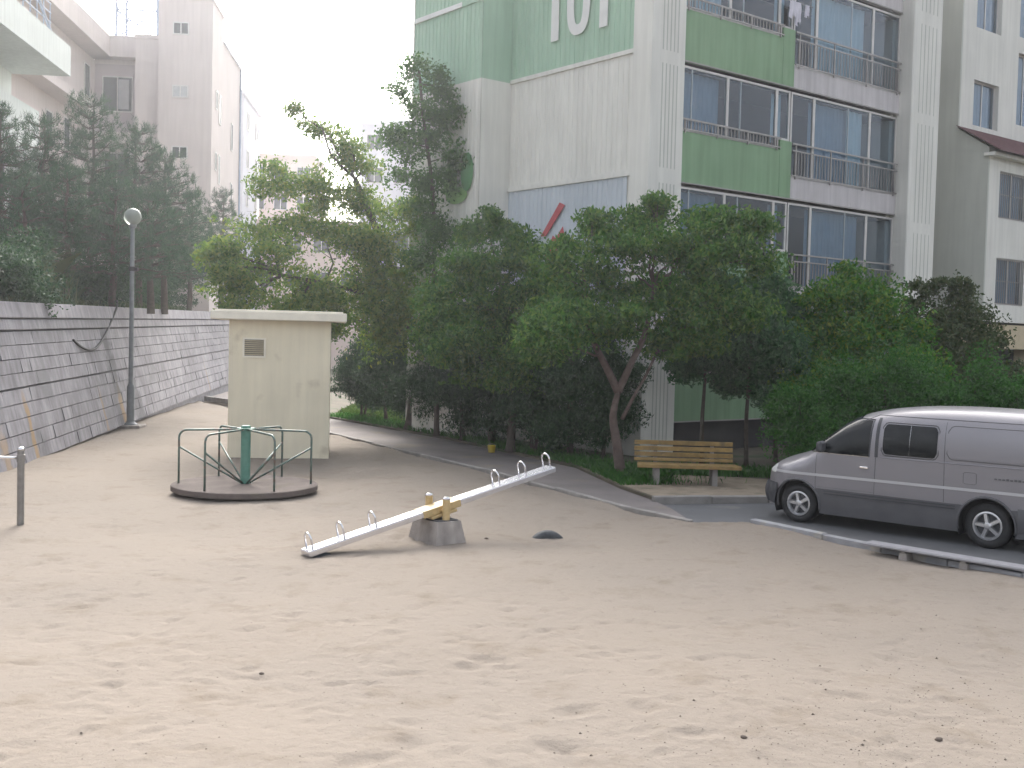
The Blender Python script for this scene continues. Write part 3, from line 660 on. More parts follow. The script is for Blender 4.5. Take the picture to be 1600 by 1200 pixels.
def swin(a, b, z0, z1, y, bars=0, parent=None):
    xm = (a + b) / 2
    w = apart('window', 'alu', (a, a + .045, y, y + .05, z0, z1), (b - .045, b, y, y + .05, z0, z1), (a + .046, b - .046, y, y + .05, z1 - .045, z1), (a + .046, b - .046, y, y + .05, z0, z0 + .045), (xm - .02, xm + .02, y + .002, y + .048, z0 + .046, z1 - .046))
    apart('pane', 'glass', (a + .046, xm - .021, y + .02, y + .028, z0 + .046, z1 - .046), parent=w); apart('pane', 'glass', (xm + .021, b - .046, y + .02, y + .028, z0 + .046, z1 - .046), parent=w)
    pleats('blind', 'curtain2', a + .06, b - .06, y + .12, z0 + .02, z1 - .02, w)
    if bars:
        q = MB(); n = int((b - a) / .11)
        for i in range(n + 1): x = a + .03 + (b - a - .06) * i / n; q.box(x - .008, x + .008, y - .09, y - .074, z0 + .03, z1 - .03)
        for z in (z0 + .03, (z0 + z1) / 2, z1 - .05): q.box(a - .02, b + .02, y - .074, y - .058, z, z + .022)
        tag(q.build('window_bars', 'rail', w), kind='stuff')
for s in SW: swin(*s, .14)
# lower projecting block with its tiled lean-to roof, porch lintel and dark entrance
BW = [(13.68, 15.3, 6.62, 8.0), (13.68, 15.3, 4.08, 5.46)]
wall_with_holes('porch_wall', 'white', 13.07, 22, -1.0, -.85, 3.56, 8.55, BW)
apart('porch_side', 'grey', (12.995, 13.069, -1.001, -.002, 3.56, 8.55)); MB().hexa([(12.995, -1.001, 8.551), (13.069, -1.001, 8.551), (13.069, -.002, 8.551), (12.995, -.002, 8.551)], [(12.995, -1.001, 8.62), (13.069, -1.001, 8.62), (13.069, -.002, 9.28), (12.995, -.002, 9.28)]).build('porch_gable', 'grey', apt)  # porch side and gable coloured darker to carry their shade
apart('porch_room', 'room', (13.07, 22, -.5, -.45, 3.56, 8.5), (13.07, 22, -.84, -.01, 3.50, 3.559))
for s in BW: swin(*s, -.93, 1)
rf = apart('porch_roof', 'white', (12.9, 22, -1.25, -.9, 8.36, 8.46))
for i in range(14):
    t0, t1 = -.02 - i * .1, -.02 - (i + 1) * .1 - .02; za, zb2 = 9.34 - i * .062, 9.34 - (i + 1) * .062 - .012
    MB().hexa([(12.85, t1, zb2), (22, t1, zb2), (22, t0, za), (12.85, t0, za)], [(12.85, t1, zb2 + .035), (22, t1, zb2 + .035), (22, t0, za + .012), (12.85, t0, za + .012)]).build('tile_course', 'tile', rf)
apart('porch_lintel', 'beige', (13.0, 14.35, -.9, -.3, 2.77, 3.49)); apart('porch_lintel', 'beige', (14.36, 22, -.98, -.3, 2.77, 3.49))
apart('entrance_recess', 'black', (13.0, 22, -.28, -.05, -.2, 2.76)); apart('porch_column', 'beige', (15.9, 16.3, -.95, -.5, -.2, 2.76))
# laundry hung out at the top balcony
def laundry():
    r = random.Random(5); root = thing('hanging_laundry', 'pale laundry hanging from the balcony window beside the green pillar', 'laundry', BC, BR)
    mb = MB().tube([(4.75, -.10, 11.35), (5.75, -.10, 11.35)], .012, 6); mb.build('drying_rod', 'steel', root)
    for (x0, w, h) in ((4.80, .26, .42), (5.03, .22, .55), (5.42, .16, .30)):
        vs = []; fs = []; nx, nz = 9, 8
        for i in range(nx + 1):
            for j in range(nz + 1):
                vs.append((x0 + w * i / nx + r.uniform(-.01, .01), -.10 - .015 + .035 * math.sin(i * 1.3 + j * .3) * (j / nz) + r.uniform(-.006, .006), 11.36 - h * j / nz * (1 + .12 * math.sin(i * .9))))
        for i in range(nx):
            for j in range(nz): a = i * (nz + 1) + j; fs.append((a, a + nz + 1, a + nz + 2, a + 1))
        MB().add(vs, fs).build('garment', 'cloth', root, smooth=True)
laundry()

# ================================================================== BUILDINGS ON THE LEFT AND BEYOND
def far_window(root, x0, x1, y0, y1, z0, z1, face, mat='farpane'):
    """recessed pane with a frame; face '-y' looks towards the camera, '+x' to the right"""
    f = MB(); t = .06
    if face == '-y':
        f.box(x0 - t, x1 + t, y0 - .05, y0 + .02, z1, z1 + t).box(x0 - t, x1 + t, y0 - .05, y0 + .02, z0 - t, z0).box(x0 - t, x0, y0 - .048, y0 + .02, z0 + .001, z1 - .001).box(x1, x1 + t, y0 - .048, y0 + .02, z0 + .001, z1 - .001).box((x0 + x1) / 2 - .025, (x0 + x1) / 2 + .025, y0 - .04, y0 + .02, z0 + .001, z1 - .001)
        w = f.build('window', 'alu', root); MB().box(x0, x1, y0 - .02, y0 + .01, z0, z1).build('pane', mat, w)
    else:
        f.box(x0 - .02, x0 + .05, y0 - t, y1 + t, z1, z1 + t).box(x0 - .02, x0 + .05, y0 - t, y1 + t, z0 - t, z0).box(x0 - .02, x0 + .048, y0 - t, y0, z0 + .001, z1 - .001).box(x0 - .02, x0 + .048, y1, y1 + t, z0 + .001, z1 - .001)
        w = f.build('window', 'alu', root); MB().box(x0 - .01, x0 + .02, y0, y1, z0, z1).build('pane', mat, w)
pk = thing('beige_apartment_building', 'pinkish beige building with a square stair tower above the pine trees', 'building', (-16.3, 60, 0), rad(5.5))
G0 = 2.8
MB().box(-2.8, 0, 0, 3.4, G0, 20.1).build('tower', 'pink', pk)
MB().box(-2.85, .05, -.05, 3.45, 20.101, 20.25).build('tower_coping', 'pink', pk)
MB().box(-6.0, -.01, 3.401, 10, G0, 18.8).build('wing', 'pink', pk); MB().box(-6, .06, 3.46, 10.05, 18.801, 18.95).build('wing_coping', 'lilac', pk)
MB().box(-4.1, -2.801, .5, 3.4, G0, 18.1).build('wall_pier', 'pink', pk); MB().box(-4.15, -2.801, .45, 3.4, 18.101, 18.3).build('coping', 'pink', pk)
MB().box(-6.6, -4.101, 2.0, 3.4, G0, 18.1).build('recessed_wall', 'pink', pk)
MB().box(-6.55, -4.15, 1.96, 1.998, 13.3, 17.0).build('wall_panel', 'pinkd', pk)
far_window(pk, -6.1, -4.6, 1.955, 0, 14.5, 16.3, '-y', 'farpane'); MB().box(-5.3, -4.75, 1.92, 1.93, 14.6, 16.2).build('roller_blind', 'farpale', pk)
MB().box(-6.5, -4.2, 1.0, 1.99, 12.6, 13.2).build('ledge', 'pink', pk)
far_window(pk, -6.0, -4.7, 1.99, 0, 10.4, 12.2, '-y')
MB().box(-12, -6.601, -18, 3.4, G0, 17.2).build('side_wall', 'pink', pk)
MB().box(-12, -5.6, -18.1, 2.1, 17.25, 18.35).build('roof_parapet', 'pink', pk); MB().box(-6.599, -4.102, 1.2, 2.0, 17.25, 18.35).build('roof_parapet', 'pink', pk)
MB().box(-6.6, -5.6, -18, -.2, 13.7, 14.1).build('balcony_slab', 'pink', pk)
MB().box(-6.6, -5.6, -18, -3.2, 10.4, 10.8).build('balcony_slab', 'pink', pk)
for (y, z0, z1) in ((.1, 15.0, 16.6), (-3.4, 11.6, 13.1), (-9, 14.9, 16.4), (-6.2, 11.3, 12.9)): far_window(pk, -6.6, 0, y, y + .9, z0, z1, '+x')
for z in (18.6, 15.3, 12.1): far_window(pk, -2.0, -1.28, 0, 0, z - .27, z + .27, '-y', 'farpale' if z == 15.3 else 'farpane')
for (y, z, h, w, m) in ((1.2, 15.2, .9, .45, 'farpane'), (2.3, 14.9, 1.5, .5, 'farpale'), (1.1, 11.9, .9, .45, 'farpane'), (2.2, 11.6, 1.5, .5, 'farpale')): far_window(pk, 0.0, 0, y, y + w, z - h / 2, z + h / 2, '+x', m)
far_window(pk, -.01, 0, 6.6, 7.2, 13.4, 14.9, '+x', 'farpane'); far_window(pk, -.01, 0, 6.6, 7.2, 10.0, 11.4, '+x', 'farpane')
MB().tube([(.05, 9.9, G0), (.05, 9.9, 18.8)], .06, 8).build('drainpipe', 'lattice', pk); MB().tube([(-6.5, -14.3, 14.1), (-6.5, -14.3, 18.3)], .08, 8).build('drainpipe', 'lattice', pk)
# near mint building at the left edge
mt = thing('mint_apartment_building', 'pale mint building with a projecting balcony slab at the left edge', 'building', (-19.1, 45, 0), rad(5.5))
MB().box(-8, 0, -14, 0, G0, 11.25).build('lower_wall', 'mint', mt); MB().box(-8, -1.0, -14, -.2, 11.251, 12.69).build('upper_wall', 'mint', mt)
MB().box(-8, 1.2, -14, .02, 12.7, 12.9).build('balcony_slab', 'mint', mt)
mb = MB().box(1.05, 1.2, -14, .02, 12.901, 13.86).box(-8, 1.049, -.13, .02, 12.901, 13.86); mb.build('balcony_parapet', 'mint', mt)
MB().box(-8, -1.2, -14, -.3, 12.902, 16.5).build('attic_wall', 'mint', mt)
r = MB()
for i in range(15): y = -12.8 + i * .75; r.tube([(1.1, y, 13.86), (1.1, y, 14.9)], .02, 5)
for z in (14.2, 14.55, 14.9): r.tube([(1.1, -13, z), (1.1, -2.2, z)], .022, 5)
r.tube([(1.1, -4.0, 14.9), (1.1, -2.2, 13.86)], .06, 6); r.build('roof_railing', 'lattice', mt)
far_window(mt, -1.0, 0, -3.4, -2.3, 11.4, 12.5, '+x'); far_window(mt, 0.0, 0, -5.2, -3.9, 7.6, 9.0, '+x'); MB().box(.001, .5, -14, -1, 8.9, 9.5).build('lower_ledge', 'mint', mt)
# lattice mast on the beige building's roof
ms = thing('lattice_mast', 'pale steel lattice mast standing on the beige building roof', 'mast', (-21.6, 64.6, 18.8), rad(5.5))
lg = 1.15
for sx in (-1, 1):
    for sy in (-1, 1): MB().tube([(sx * lg, sy * lg, -.7), (sx * lg * .94, sy * lg * .94, 4.9)], .075, 6).build('leg', 'lattice', ms)
for z in (0.1, 1.7, 3.3, 4.8):
    for (a, b) in (((-1, -1), (1, -1)), ((1, -1), (1, 1)), ((1, 1), (-1, 1)), ((-1, 1), (-1, -1))):
        k = lg * (1 - .012 * z); k2 = lg * (1 - .012 * (z + 1.6))
        MB().tube([(a[0] * k, a[1] * k, z), (b[0] * k, b[1] * k, z)], .045, 5).build('brace', 'lattice', ms)
        if z < 4: MB().tube([(a[0] * k, a[1] * k, z), (b[0] * k2, b[1] * k2, z + 1.6)], .035, 5).build('brace', 'lattice', ms); MB().tube([(b[0] * k, b[1] * k, z), (a[0] * k2, a[1] * k2, z + 1.6)], .035, 5).build('brace', 'lattice', ms)
MB().box(-1.5, 1.9, -1.3, 1.3, 4.92, 5.05).build('platform', 'lattice', ms)
def block(name, label, loc, rz, size, mat, floors, cols, wz0=4.5):
    t = thing(name, label, 'building', loc, rz); w, d, h = size
    MB().box(-w / 2, w / 2, 0, d, -.3, h).build('wall', mat, t); MB().box(-w / 2 - .1, w / 2 + .1, -.1, d + .1, h + .001, h + .35).build('roof_coping', mat, t)
    for f in range(floors):
        z = h - 2.2 - f * 2.9
        if z < wz0: break
        for c in range(cols):
            x = -w / 2 + (c + .5) * w / cols; far_window(t, x - w / cols * .27, x + w / cols * .27, 0, 0, z, z + 1.25, '-y', 'farpane')
            far_window(t, w / 2, 0, d * (c + .4) / cols, d * (c + .4) / cols + .9, z, z + 1.25, '+x', 'farpane')
    return t
block('lilac_building', 'pale lilac building beyond the beige stair tower', (-23.3, 84, 0), rad(5), (5.6, 9, 20.3), 'lilac', 5, 2)
block('peach_building', 'distant peach coloured block in the gap behind the treetops', (-24.6, 112, 0), rad(3), (9, 8, 20.0), 'peach', 5, 4)
block('far_apartment_block', 'distant pale apartment block showing between the treetops and block 101', (-10.2, 100, 0), rad(-4), (7.5, 8, 21.3), 'lilac', 6, 3)
block('low_peach_house', 'low distant peach building glimpsed under the left treetops', (-17.0, 92, 0), rad(2), (9, 8, 11.5), 'peach', 3, 4)

# ================================================================== PLAY EQUIPMENT
def merry_go_round():
    t = thing('merry_go_round', 'round playground merry go round with teal centre post and pipe rails', 'merry-go-round', (-4.50, 18.98, 0))
    R = 1.22; MB().lathe([(0, .155), (.3, .157), (R - .03, .15), (R - .005, .143), (R, .13), (R, .06), (R - .02, .045), (R - .06, .04), (0, .04)], 56).build('deck', 'deck', t)
    MB().lathe([(0.16, -.05), (.16, .045)], 20).build('pivot', 'lamp_pole', t)
    MB().lathe([(0, 1.14), (.07, 1.14), (.082, 1.13), (.082, .15), (.11, .158)], 20).build('centre_post', 'teal', t, smooth=False)
    MB().lathe([(0, 1.10), (.15, 1.10), (.15, 1.085), (0, 1.085)], 20).build('hub_plate', 'teal', t)
    for k in range(6):
        a = rad(8 + 60 * k); c, s = math.cos(a), math.sin(a); r2 = 1.10; z2 = 1.055; br = .13
        P = [(.06 * c, .06 * s, z2 + .02)]
        for j in range(7):
            b = j / 6 * math.pi / 2; P.append(((r2 - br + br * math.sin(b)) * c, (r2 - br + br * math.sin(b)) * s, z2 - br + br * math.cos(b)))
        P.append((r2 * c, r2 * s, .14)); MB().tube(P, .0185, 8).build('rail', 'pipe', t, smooth=True)
        MB().tube([(r2 * c, r2 * s, .77), (.08 * c, .08 * s, .17)], .0165, 8).build('brace', 'pipe', t, smooth=True)
merry_go_round()
def seesaw():
    lo, mid = Vector((-2.50, 13.72, .035)), Vector((-.955, 14.90, .46)); d = mid - lo; L = d.length; d.normalize(); h = Vector((d.x, d.y, 0)).normalized(); side = Vector((-h.y, h.x, 0)); up = d.cross(side) * -1
    if up.z < 0: up = -up
    t = thing('seesaw', 'aluminium seesaw tilted down to the left with six hoop handles', 'seesaw', (mid.x, mid.y, 0), math.atan2(h.y, h.x))
    tilt = math.atan2(d.z, math.hypot(d.x, d.y)); ca, sa = math.cos(tilt), math.sin(tilt); zc = mid.z
    def q(u, v, w): return (u * ca - w * sa, v, zc + u * sa + w * ca)
    def bar(u0, u1, v0, v1, w0, w1, name, mat, par=t, bev=True):
        mb = MB(); b = .006
        mb.bevbox(u0, u1, v0, v1, w0, w1, b); mb.v = [q(*p) for p in mb.v]; return mb.build(name, mat, par)
    for (u0, u1) in ((-L, -.24), (.24, L)):
        pl = bar(u0, u1, -.115, .115, -.05, .02, 'plank', 'silver')
        for vv in (-.09, -.045, 0, .045, .09): bar(u0 + .002, u1 - .002, vv - .013, vv + .013, .019, .028, 'plank_ridge', 'silver', pl)
    bar(-.30, .30, -.125, .125, -.062, .034, 'pivot_sleeve', 'yellow'); bar(-.2, .2, -.16, .16, -.10, -.063, 'pivot_plate', 'yellow')
    for sg in (-1, 1):
        MB().lathe([(0, .60), (.045, .595), (.05, .57), (.05, .26), (.06, .25)], 14, (0, sg * .21, 0)).build('pivot_post', 'yellow', t); MB().lathe([(0, .625), (.035, .62), (.054, .60), (.054, .585)], 14, (0, sg * .21, 0)).build('post_cap', 'steel', t)
    MB().tube([(0, -.21, .43), (0, .21, .43)], .03, 10).build('axle', 'yellow', t)
    # concrete footing, wider at the foot
    MB().hexa([(-.26, -.36, -.1), (.26, -.36, -.1), (.26, .36, -.1), (-.26, .36, -.1)], [(-.185, -.29, .30), (.185, -.29, .30), (.185, .29, .30), (-.185, .29, .30)]).build('footing', 'footing', t)
    MB().box(-.16, .16, -.26, .26, .302, .315).build('footing_plate', 'clad', t)
    for s in (-1, 1):
        for u in (1.0, 1.47, 1.92):
            P = []
            for j in range(13):
                a = math.pi * j / 12; P.append(q(s * u, .085 * math.cos(a), .025 + .13 + .075 * math.sin(a)))
            P = [q(s * u, .085, .02)] + P + [q(s * u, -.085, .02)]; MB().tube(P, .0125, 8).build('handle', 'steel', t, smooth=True)
seesaw()
def half_tyre(name, label, p, rz, R, sink):
    t = thing(name, label, 'tyre', p, rz)
    a0 = math.asin(sink / R) if sink else 0; prof = [(R - .17, -.05), (R - .16, -.085), (R - .05, -.10), (R - .008, -.075), (R, -.03), (R, .03), (R - .008, .075), (R - .05, .10), (R - .16, .085), (R - .17, .05)]
    MB().lathe(prof, 40, (0, 0, 0), 'y').build('tyre', 'dustrub', t, smooth=True)
    MB().lathe([(R - .172, -.05), (R - .21, 0), (R - .172, .05)], 40, (0, 0, 0), 'y').build('tyre_lining', 'rubber', t, smooth=True)
p = gnd(856, 836); half_tyre('buried_tyre', 'old tyre half buried in the sand under the raised seesaw end', (p.x, p.y, -.215), rad(8), .28, .2)
p = gnd(497, 867); half_tyre('seesaw_buffer_tyre', 'tyre buried under the lowered left end of the seesaw', (p.x + .03, p.y + .10, -.285), rad(35), .30, .25)
# exercise bar at the left edge
def bar_frame():
    p = gnd(32, 821); t = thing('exercise_bar', 'short steel post carrying a low horizontal exercise bar at the left edge', 'exercise bar', (p.x, p.y, 0), rad(176))
    for x in (0, 1.6):
        o = MB().lathe([(.047, 1.05), (.047, -.2)], 16, (x, 0, 0)).build('post', 'post', t, smooth=True); MB().lathe([(0, 1.085), (.03, 1.08), (.05, 1.06), (.05, 1.04), (.047, 1.04)], 16, (x, 0, 0)).build('post_cap', 'chrome', o, smooth=True)
    MB().tube([(.05, 0, .93), (1.55, 0, .93)], .019, 10).build('bar', 'chrome', t, smooth=True)
    MB().lathe([(.049, .98), (.056, .975), (.056, .88), (.049, .875)], 16).build('clamp', 'post', t)
bar_frame()
# aluminium plank seat along the pale kerb at the right
def plank_seat():
    A, B = gnd(1356, 847, .13), gnd(1600, 887, .13); d = (B - A); L = d.length + 1.3; ang = math.atan2(d.y, d.x)
    t = thing('plank_seat', 'low ribbed aluminium plank seat beside the pale kerb at the right edge', 'bench', (A.x, A.y, 0), ang)
    pl = MB().bevbox(0, L, -.13, .13, .105, .135, .005).build('plank', 'silver2', t)
    for k in range(6): MB().bevbox(.003, L - .003, -.12 + k * .0415, -.12 + k * .0415 + .028, .134, .144, .003).build('plank_ridge', 'silver2', pl)
    for x in (.55, 1.35, 2.4):
        MB().hexa([(x - .07, -.11, -.15), (x + .07, -.11, -.15), (x + .07, .11, -.15), (x - .07, .11, -.15)], [(x - .05, -.09, .075), (x + .05, -.09, .075), (x + .05, .09, .075), (x - .05, .09, .075)]).build('support_block', 'footing', t); MB().box(x - .035, x + .035, -.1, .1, .076, .104).build('bracket', 'post', t)
plank_seat()
# slatted bench
def bench():
    a = gnd(1070, 757, .106); t = thing('park_bench', 'ochre slatted park bench on concrete legs under the cherry tree', 'bench', (a.x, a.y, .106), rad(-2.5))
    for i, (y, z, h) in enumerate(((.33, .735, .083), (.305, .627, .083), (.28, .52, .083), (.255, .428, .06))): o = MB().bevbox(-.93, .91, y, y + .035, z - h / 2, z + h / 2, .006).build('back_slat', 'wood', t); o.rotation_euler = (0, random.uniform(-.004, .004), 0)
    for i, y in enumerate((-.20, -.10, 0, .10)): MB().bevbox(-.90 + .01 * i, 1.0 - .02 * i, y, y + .085, .345, .38, .006).build('seat_slat', 'wood', t)
    MB().bevbox(-.90, 1.0, -.235, -.203, .315, .378, .006).build('seat_slat', 'wood', t)
    for x in (-.53, .53):
        MB().hexa([(x - .05, -.14, -.1), (x + .05, -.14, -.1), (x + .05, .2, -.1), (x - .05, .2, -.1)], [(x - .045, -.16, .343), (x + .045, -.16, .343), (x + .045, .37, .343), (x - .045, .37, .343)]).build('leg', 'kerb', t)
        MB().hexa([(x - .04, .295, .344), (x + .04, .295, .344), (x + .04, .36, .344), (x - .04, .36, .344)], [(x - .03, .385, .77), (x + .03, .385, .77), (x + .03, .43, .77), (x - .03, .43, .77)]).build('back_support', 'post', t)
bench()
# globe lamp
def lamp():
    p = gnd(197, 668); t = thing('globe_street_lamp', 'grey street lamp post with a glass globe beside the retaining wall', 'street lamp', (p.x + .12, p.y, 0))
    MB().bevbox(-.45, .35, -.3, .3, -.1, .09, .02).build('footing', 'footing', t)
    MB().lathe([(.2, .09), (.2, .11), (.14, .13), (.115, .16), (.105, .2), (.105, 1.12), (.085, 1.18), (.072, 1.2), (.066, 1.25), (.055, 5.42), (.05, 5.5)], 18).build('pole', 'lamp_pole', t, smooth=True)
    MB().lathe([(.055, 5.46), (.10, 5.50), (.11, 5.55), (.10, 5.58)], 18).build('globe_collar', 'lamp_pole', t, smooth=True)
    gl = MB().lathe([(.001, 5.52)] + [(.235 * math.sin(a), 5.78 - .235 * math.cos(a)) for a in [rad(20 + 160 * k / 18) for k in range(19)]], 28).build('globe', 'globe', t, smooth=True)
    MB().lathe([(0, 5.58), (.035, 5.6), (.05, 5.75), (.03, 5.85), (0, 5.87)], 12).build('bulb', 'lens', gl, smooth=True)
    MB().lathe([(.062, 4.30), (.09, 4.3), (.09, 4.42), (.062, 4.42)], 14).build('clamp_band', 'cable', t); MB().bevbox(.05, .16, -.05, .05, 4.31, 4.40, .01).build('bracket', 'cable', t)
m, n, l, b = new_mat('globe_glass'); b.inputs['Base Color'].default_value = (.55, .60, .55, 1); b.inputs['Roughness'].default_value = .12; b.inputs['Transmission Weight'].default_value = .55; b.inputs['IOR'].default_value = 1.15; M['globe'] = m
lamp()
# yellow pail and white marker post among the trees
p = gnd(768, 707, .1); t = thing('yellow_pail', 'small yellow pail left at the foot of the dark shrubs', 'pail', (p.x, p.y, .1))
MB().lathe([(0, 0), (.075, 0), (.095, .16), (.10, .165), (.09, .16), (.07, .02), (0, .02)], 18).build('body', 'bucket', t, smooth=True); MB().tube([(.095 * math.cos(rad(a)), .01, .15 + .05 * math.sin(rad(a))) for a in range(0, 181, 15)], .005, 6).build('handle', 'rail', t)
p = gnd(622, 645, .1); t = thing('white_marker_post', 'white stone marker post standing on the lawn behind the trees', 'marker post', (p.x, p.y, .1))
MB().bevbox(-.19, .19, -.15, .15, -.05, .52, .03).build('shaft', 'marker', t); MB().hexa([(-.22, -.18, .521), (.22, -.18, .521), (.22, .18, .521), (-.22, .18, .521)], [(-.1, -.08, .66), (.1, -.08, .66), (.1, .08, .66), (-.1, .08, .66)]).build('cap', 'marker', t)
# stones on the sand
def pebble(px, py, r, label):
    p = gnd(px, py); rr = random.Random(px); vs = []; fs = []; nu, nv = 9, 6
    for j in range(nv + 1):
        for i in range(nu):
            a, b = 2 * math.pi * i / nu, math.pi * j / nv; k = r * (1 + rr.uniform(-.18, .18)); vs.append((k * math.sin(b) * math.cos(a) * 1.2, k * math.sin(b) * math.sin(a), k * .7 * math.cos(b)))
    for j in range(nv):
        for i in range(nu): fs.append((j * nu + i, j * nu + (i + 1) % nu, (j + 1) * nu + (i + 1) % nu, (j + 1) * nu + i))
    tag(MB().add(vs, fs).build('pebble', 'stone', loc=(p.x, p.y, sand_z(p.x, p.y) + r * .2), smooth=True), label, 'stone', 'pebbles on the sand')
pebble(409, 1047, .018, 'small dark pebble alone on the sand at lower left'); pebble(1162, 1157, .02, 'reddish brown pebble on the sand at bottom right of centre')
pebble(1467, 1160, .024, 'dark stone on gravelly sand in the lower right corner'); pebble(760, 843, .024, 'small stone on the sand between seesaw footing and buried tyre')

# ================================================================== PARKED VAN
def van():
    fw, rw = gnd(1245, 817), gnd(1540, 858); d = rw - fw; WB = d.length; ang = math.atan2(d.y, d.x)
    t = thing('parked_van', 'silver beige minivan with dark lower cladding parked on the asphalt', 'van', (fw.x, fw.y, .005), ang)
    YC, HW = .80, .845
    U0, U1 = -.66, WB + .98
    tops = [(-.66, .66), (-.60, .80), (-.52, .89), (-.40, .965), (-.22, 1.03), (.0, 1.10), (.12, 1.15), (.30, 1.31), (.50, 1.48), (.70, 1.63), (.92, 1.735), (1.15, 1.80), (1.40, 1.845), (1.9, 1.885), (2.5, 1.90), (3.2, 1.89), (3.55, 1.865), (3.70, 1.80), (3.78, 1.70), (3.82, 1.5)]
    def cr(tab, u):
        if u <= tab[0][0]: return tab[0][1]
        for i in range(len(tab) - 1):
            if u <= tab[i + 1][0]:
                p0 = tab[max(i - 1, 0)][1]; p1 = tab[i][1]; p2 = tab[i + 1][1]; p3 = tab[min(i + 2, len(tab) - 1)][1]
                h = tab[i + 1][0] - tab[i][0]; f = (u - tab[i][0]) / h
                m1 = (p2 - p0) / (tab[i + 1][0] - tab[max(i - 1, 0)][0]); m2 = (p3 - p1) / (tab[min(i + 2, len(tab) - 1)][0] - tab[i][0])
                return (2 * f ** 3 - 3 * f * f + 1) * p1 + (f ** 3 - 2 * f * f + f) * h * m1 + (-2 * f ** 3 + 3 * f * f) * p2 + (f ** 3 - f * f) * h * m2
        return tab[-1][1]
    def W(u):
        w = HW
        if u < .15: k = (.15 - u) / (.15 - U0 + .02); w = HW * (1 - .50 * k ** 3.2)
        if u > U1 - .45: k = (u - U1 + .45) / .45; w = HW * (1 - .10 * k ** 3)
        return w
    Z0 = .22
    def zt(u): return cr(tops, u)
    def zm(u): return min(.74, zt(u) - .05)
    def N(u): return 2.6 + 1.9 * max(0, min(1, (u + .20) / .6))
    def yside(u, z):
        """half width of the body at station u and height z"""
        w = W(u)
        ZM = zm(u)
        if z <= ZM: return w * (1 - .05 * ((ZM - z) / (ZM - Z0)) ** 2)
        k = min(.9999, (z - ZM) / (zt(u) - ZM)); q = N(u); return w * (1 - k ** q) ** (1 / q)
    def ztop_at(u, y):
        q = N(u); k = min(.9999, abs(y) / W(u)); ZM = zm(u); return ZM + (zt(u) - ZM) * (1 - k ** q) ** (1 / q)
    us = list(np.linspace(U0, U0 + .3, 9)) + list(np.arange(U0 + .34, U1 - .3, .035)) + list(np.linspace(U1 - .28, U1, 10))
    th = [math.pi / 2 * i / 22 for i in range(23)]; low = list(np.linspace(0, 1, 18))
    arches = [(0.0, .305, .375), (WB, .315, .395)]
    def inside(u, z): return any(math.hypot(u - a, z - b) < r for a, b, r in arches)
    def snap(u, z):
        for a, b, r in arches:
            k = math.hypot(u - a, z - b)
            if abs(k - r) < .03 and k > 1e-6: return a + (u - a) * r / k, b + (z - b) * r / k
        return u, z
    def lower(sgn, rows, off, name, mat, par, u_lo=None, u_hi=None):
        vs = []; fs = []; uu = [u for u in us if (u_lo is None or u >= u_lo) and (u_hi is None or u <= u_hi)]; nr = len(rows); fz = (lambda u, z: Z0 + z * (zm(u) - Z0)) if rows is low else (lambda u, z: z)
        for u in uu:
            for z in rows:
                a, b = snap(u, fz(u, z)) if 0 < z < .999 else (u, fz(u, z)); vs.append((a, YC + sgn * (yside(a, b) + off), b))
        for i in range(len(uu) - 1):
            for j in range(nr - 1):
                if inside((uu[i] + uu[i + 1]) / 2, fz((uu[i] + uu[i + 1]) / 2, (rows[j] + rows[j + 1]) / 2)): continue
                q = (i * nr + j, (i + 1) * nr + j, (i + 1) * nr + j + 1, i * nr + j + 1); fs.append(q if sgn < 0 else q[::-1])
        return MB().add(vs, fs).build(name, mat, par, smooth=True)
    # upper shell
    vs = []; fs = []; nt = len(th)
    row = []
    for u in us:
        w = W(u); q = N(u); sec = []; ZM = zm(u)
        for a in th: sec.append((w * max(0, math.cos(a)) ** (2 / q), ZM + (zt(u) - ZM) * math.sin(a) ** (2 / q)))
        full = [(-y, z) for y, z in sec] + [(y, z) for y, z in sec[::-1][1:]]
        row.append(len(full)); vs += [(u, YC + y, z) for y, z in full]
    n = row[0]
    for i in range(len(us) - 1):
        for j in range(n - 1): fs.append((i * n + j, (i + 1) * n + j, (i + 1) * n + j + 1, i * n + j + 1))
    fs.append(tuple(range(n))); fs.append(tuple((len(us) - 1) * n + k for k in range(n - 1, -1, -1)))
    body = MB().add(vs, fs).build('body', 'paint', t, smooth=True)
    for s in (-1, 1): lower(s, low, 0, 'body_side', 'paint', t); lower(s, [z for z in np.linspace(Z0 - .03, .575, 12)], .012, 'lower_cladding', 'clad', t, .30, U1)
    for s in (-1, 1):
        mb = MB()
        for z in (.50, .54): mb.box(.45, WB - .42, YC + s * (HW + .004) - .012, YC + s * (HW + .004) + .012, z, z + .012)
        mb.build('cladding_rib', 'bumper', t)
    # ends and underside
    def end_cap(u, name, mat):
        r = [(YC + s * yside(u, Z0 + z * (zm(u) - Z0)), Z0 + z * (zm(u) - Z0)) for s, zs in ((-1, low), (1, low[::-1])) for z in zs]
        MB().add([(u, y, z) for y, z in r], [tuple(range(len(r)))]).build(name, mat, t)
    end_cap(U0, 'nose_panel', 'bumper'); end_cap(U1, 'tail_panel', 'paint')
    MB().box(.42, WB - .44, YC - .78, YC + .78, .24, .5).box(U0 + .25, -.4, YC - .5, YC + .5, .26, .6).box(WB + .45, U1 - .03, YC - .72, YC + .72, .26, .6).box(-.42, .42, YC - .52, YC + .52, .35, .9).box(WB - .44, WB + .45, YC - .52, YC + .52, .35, .9).build('underbody', 'black', t)
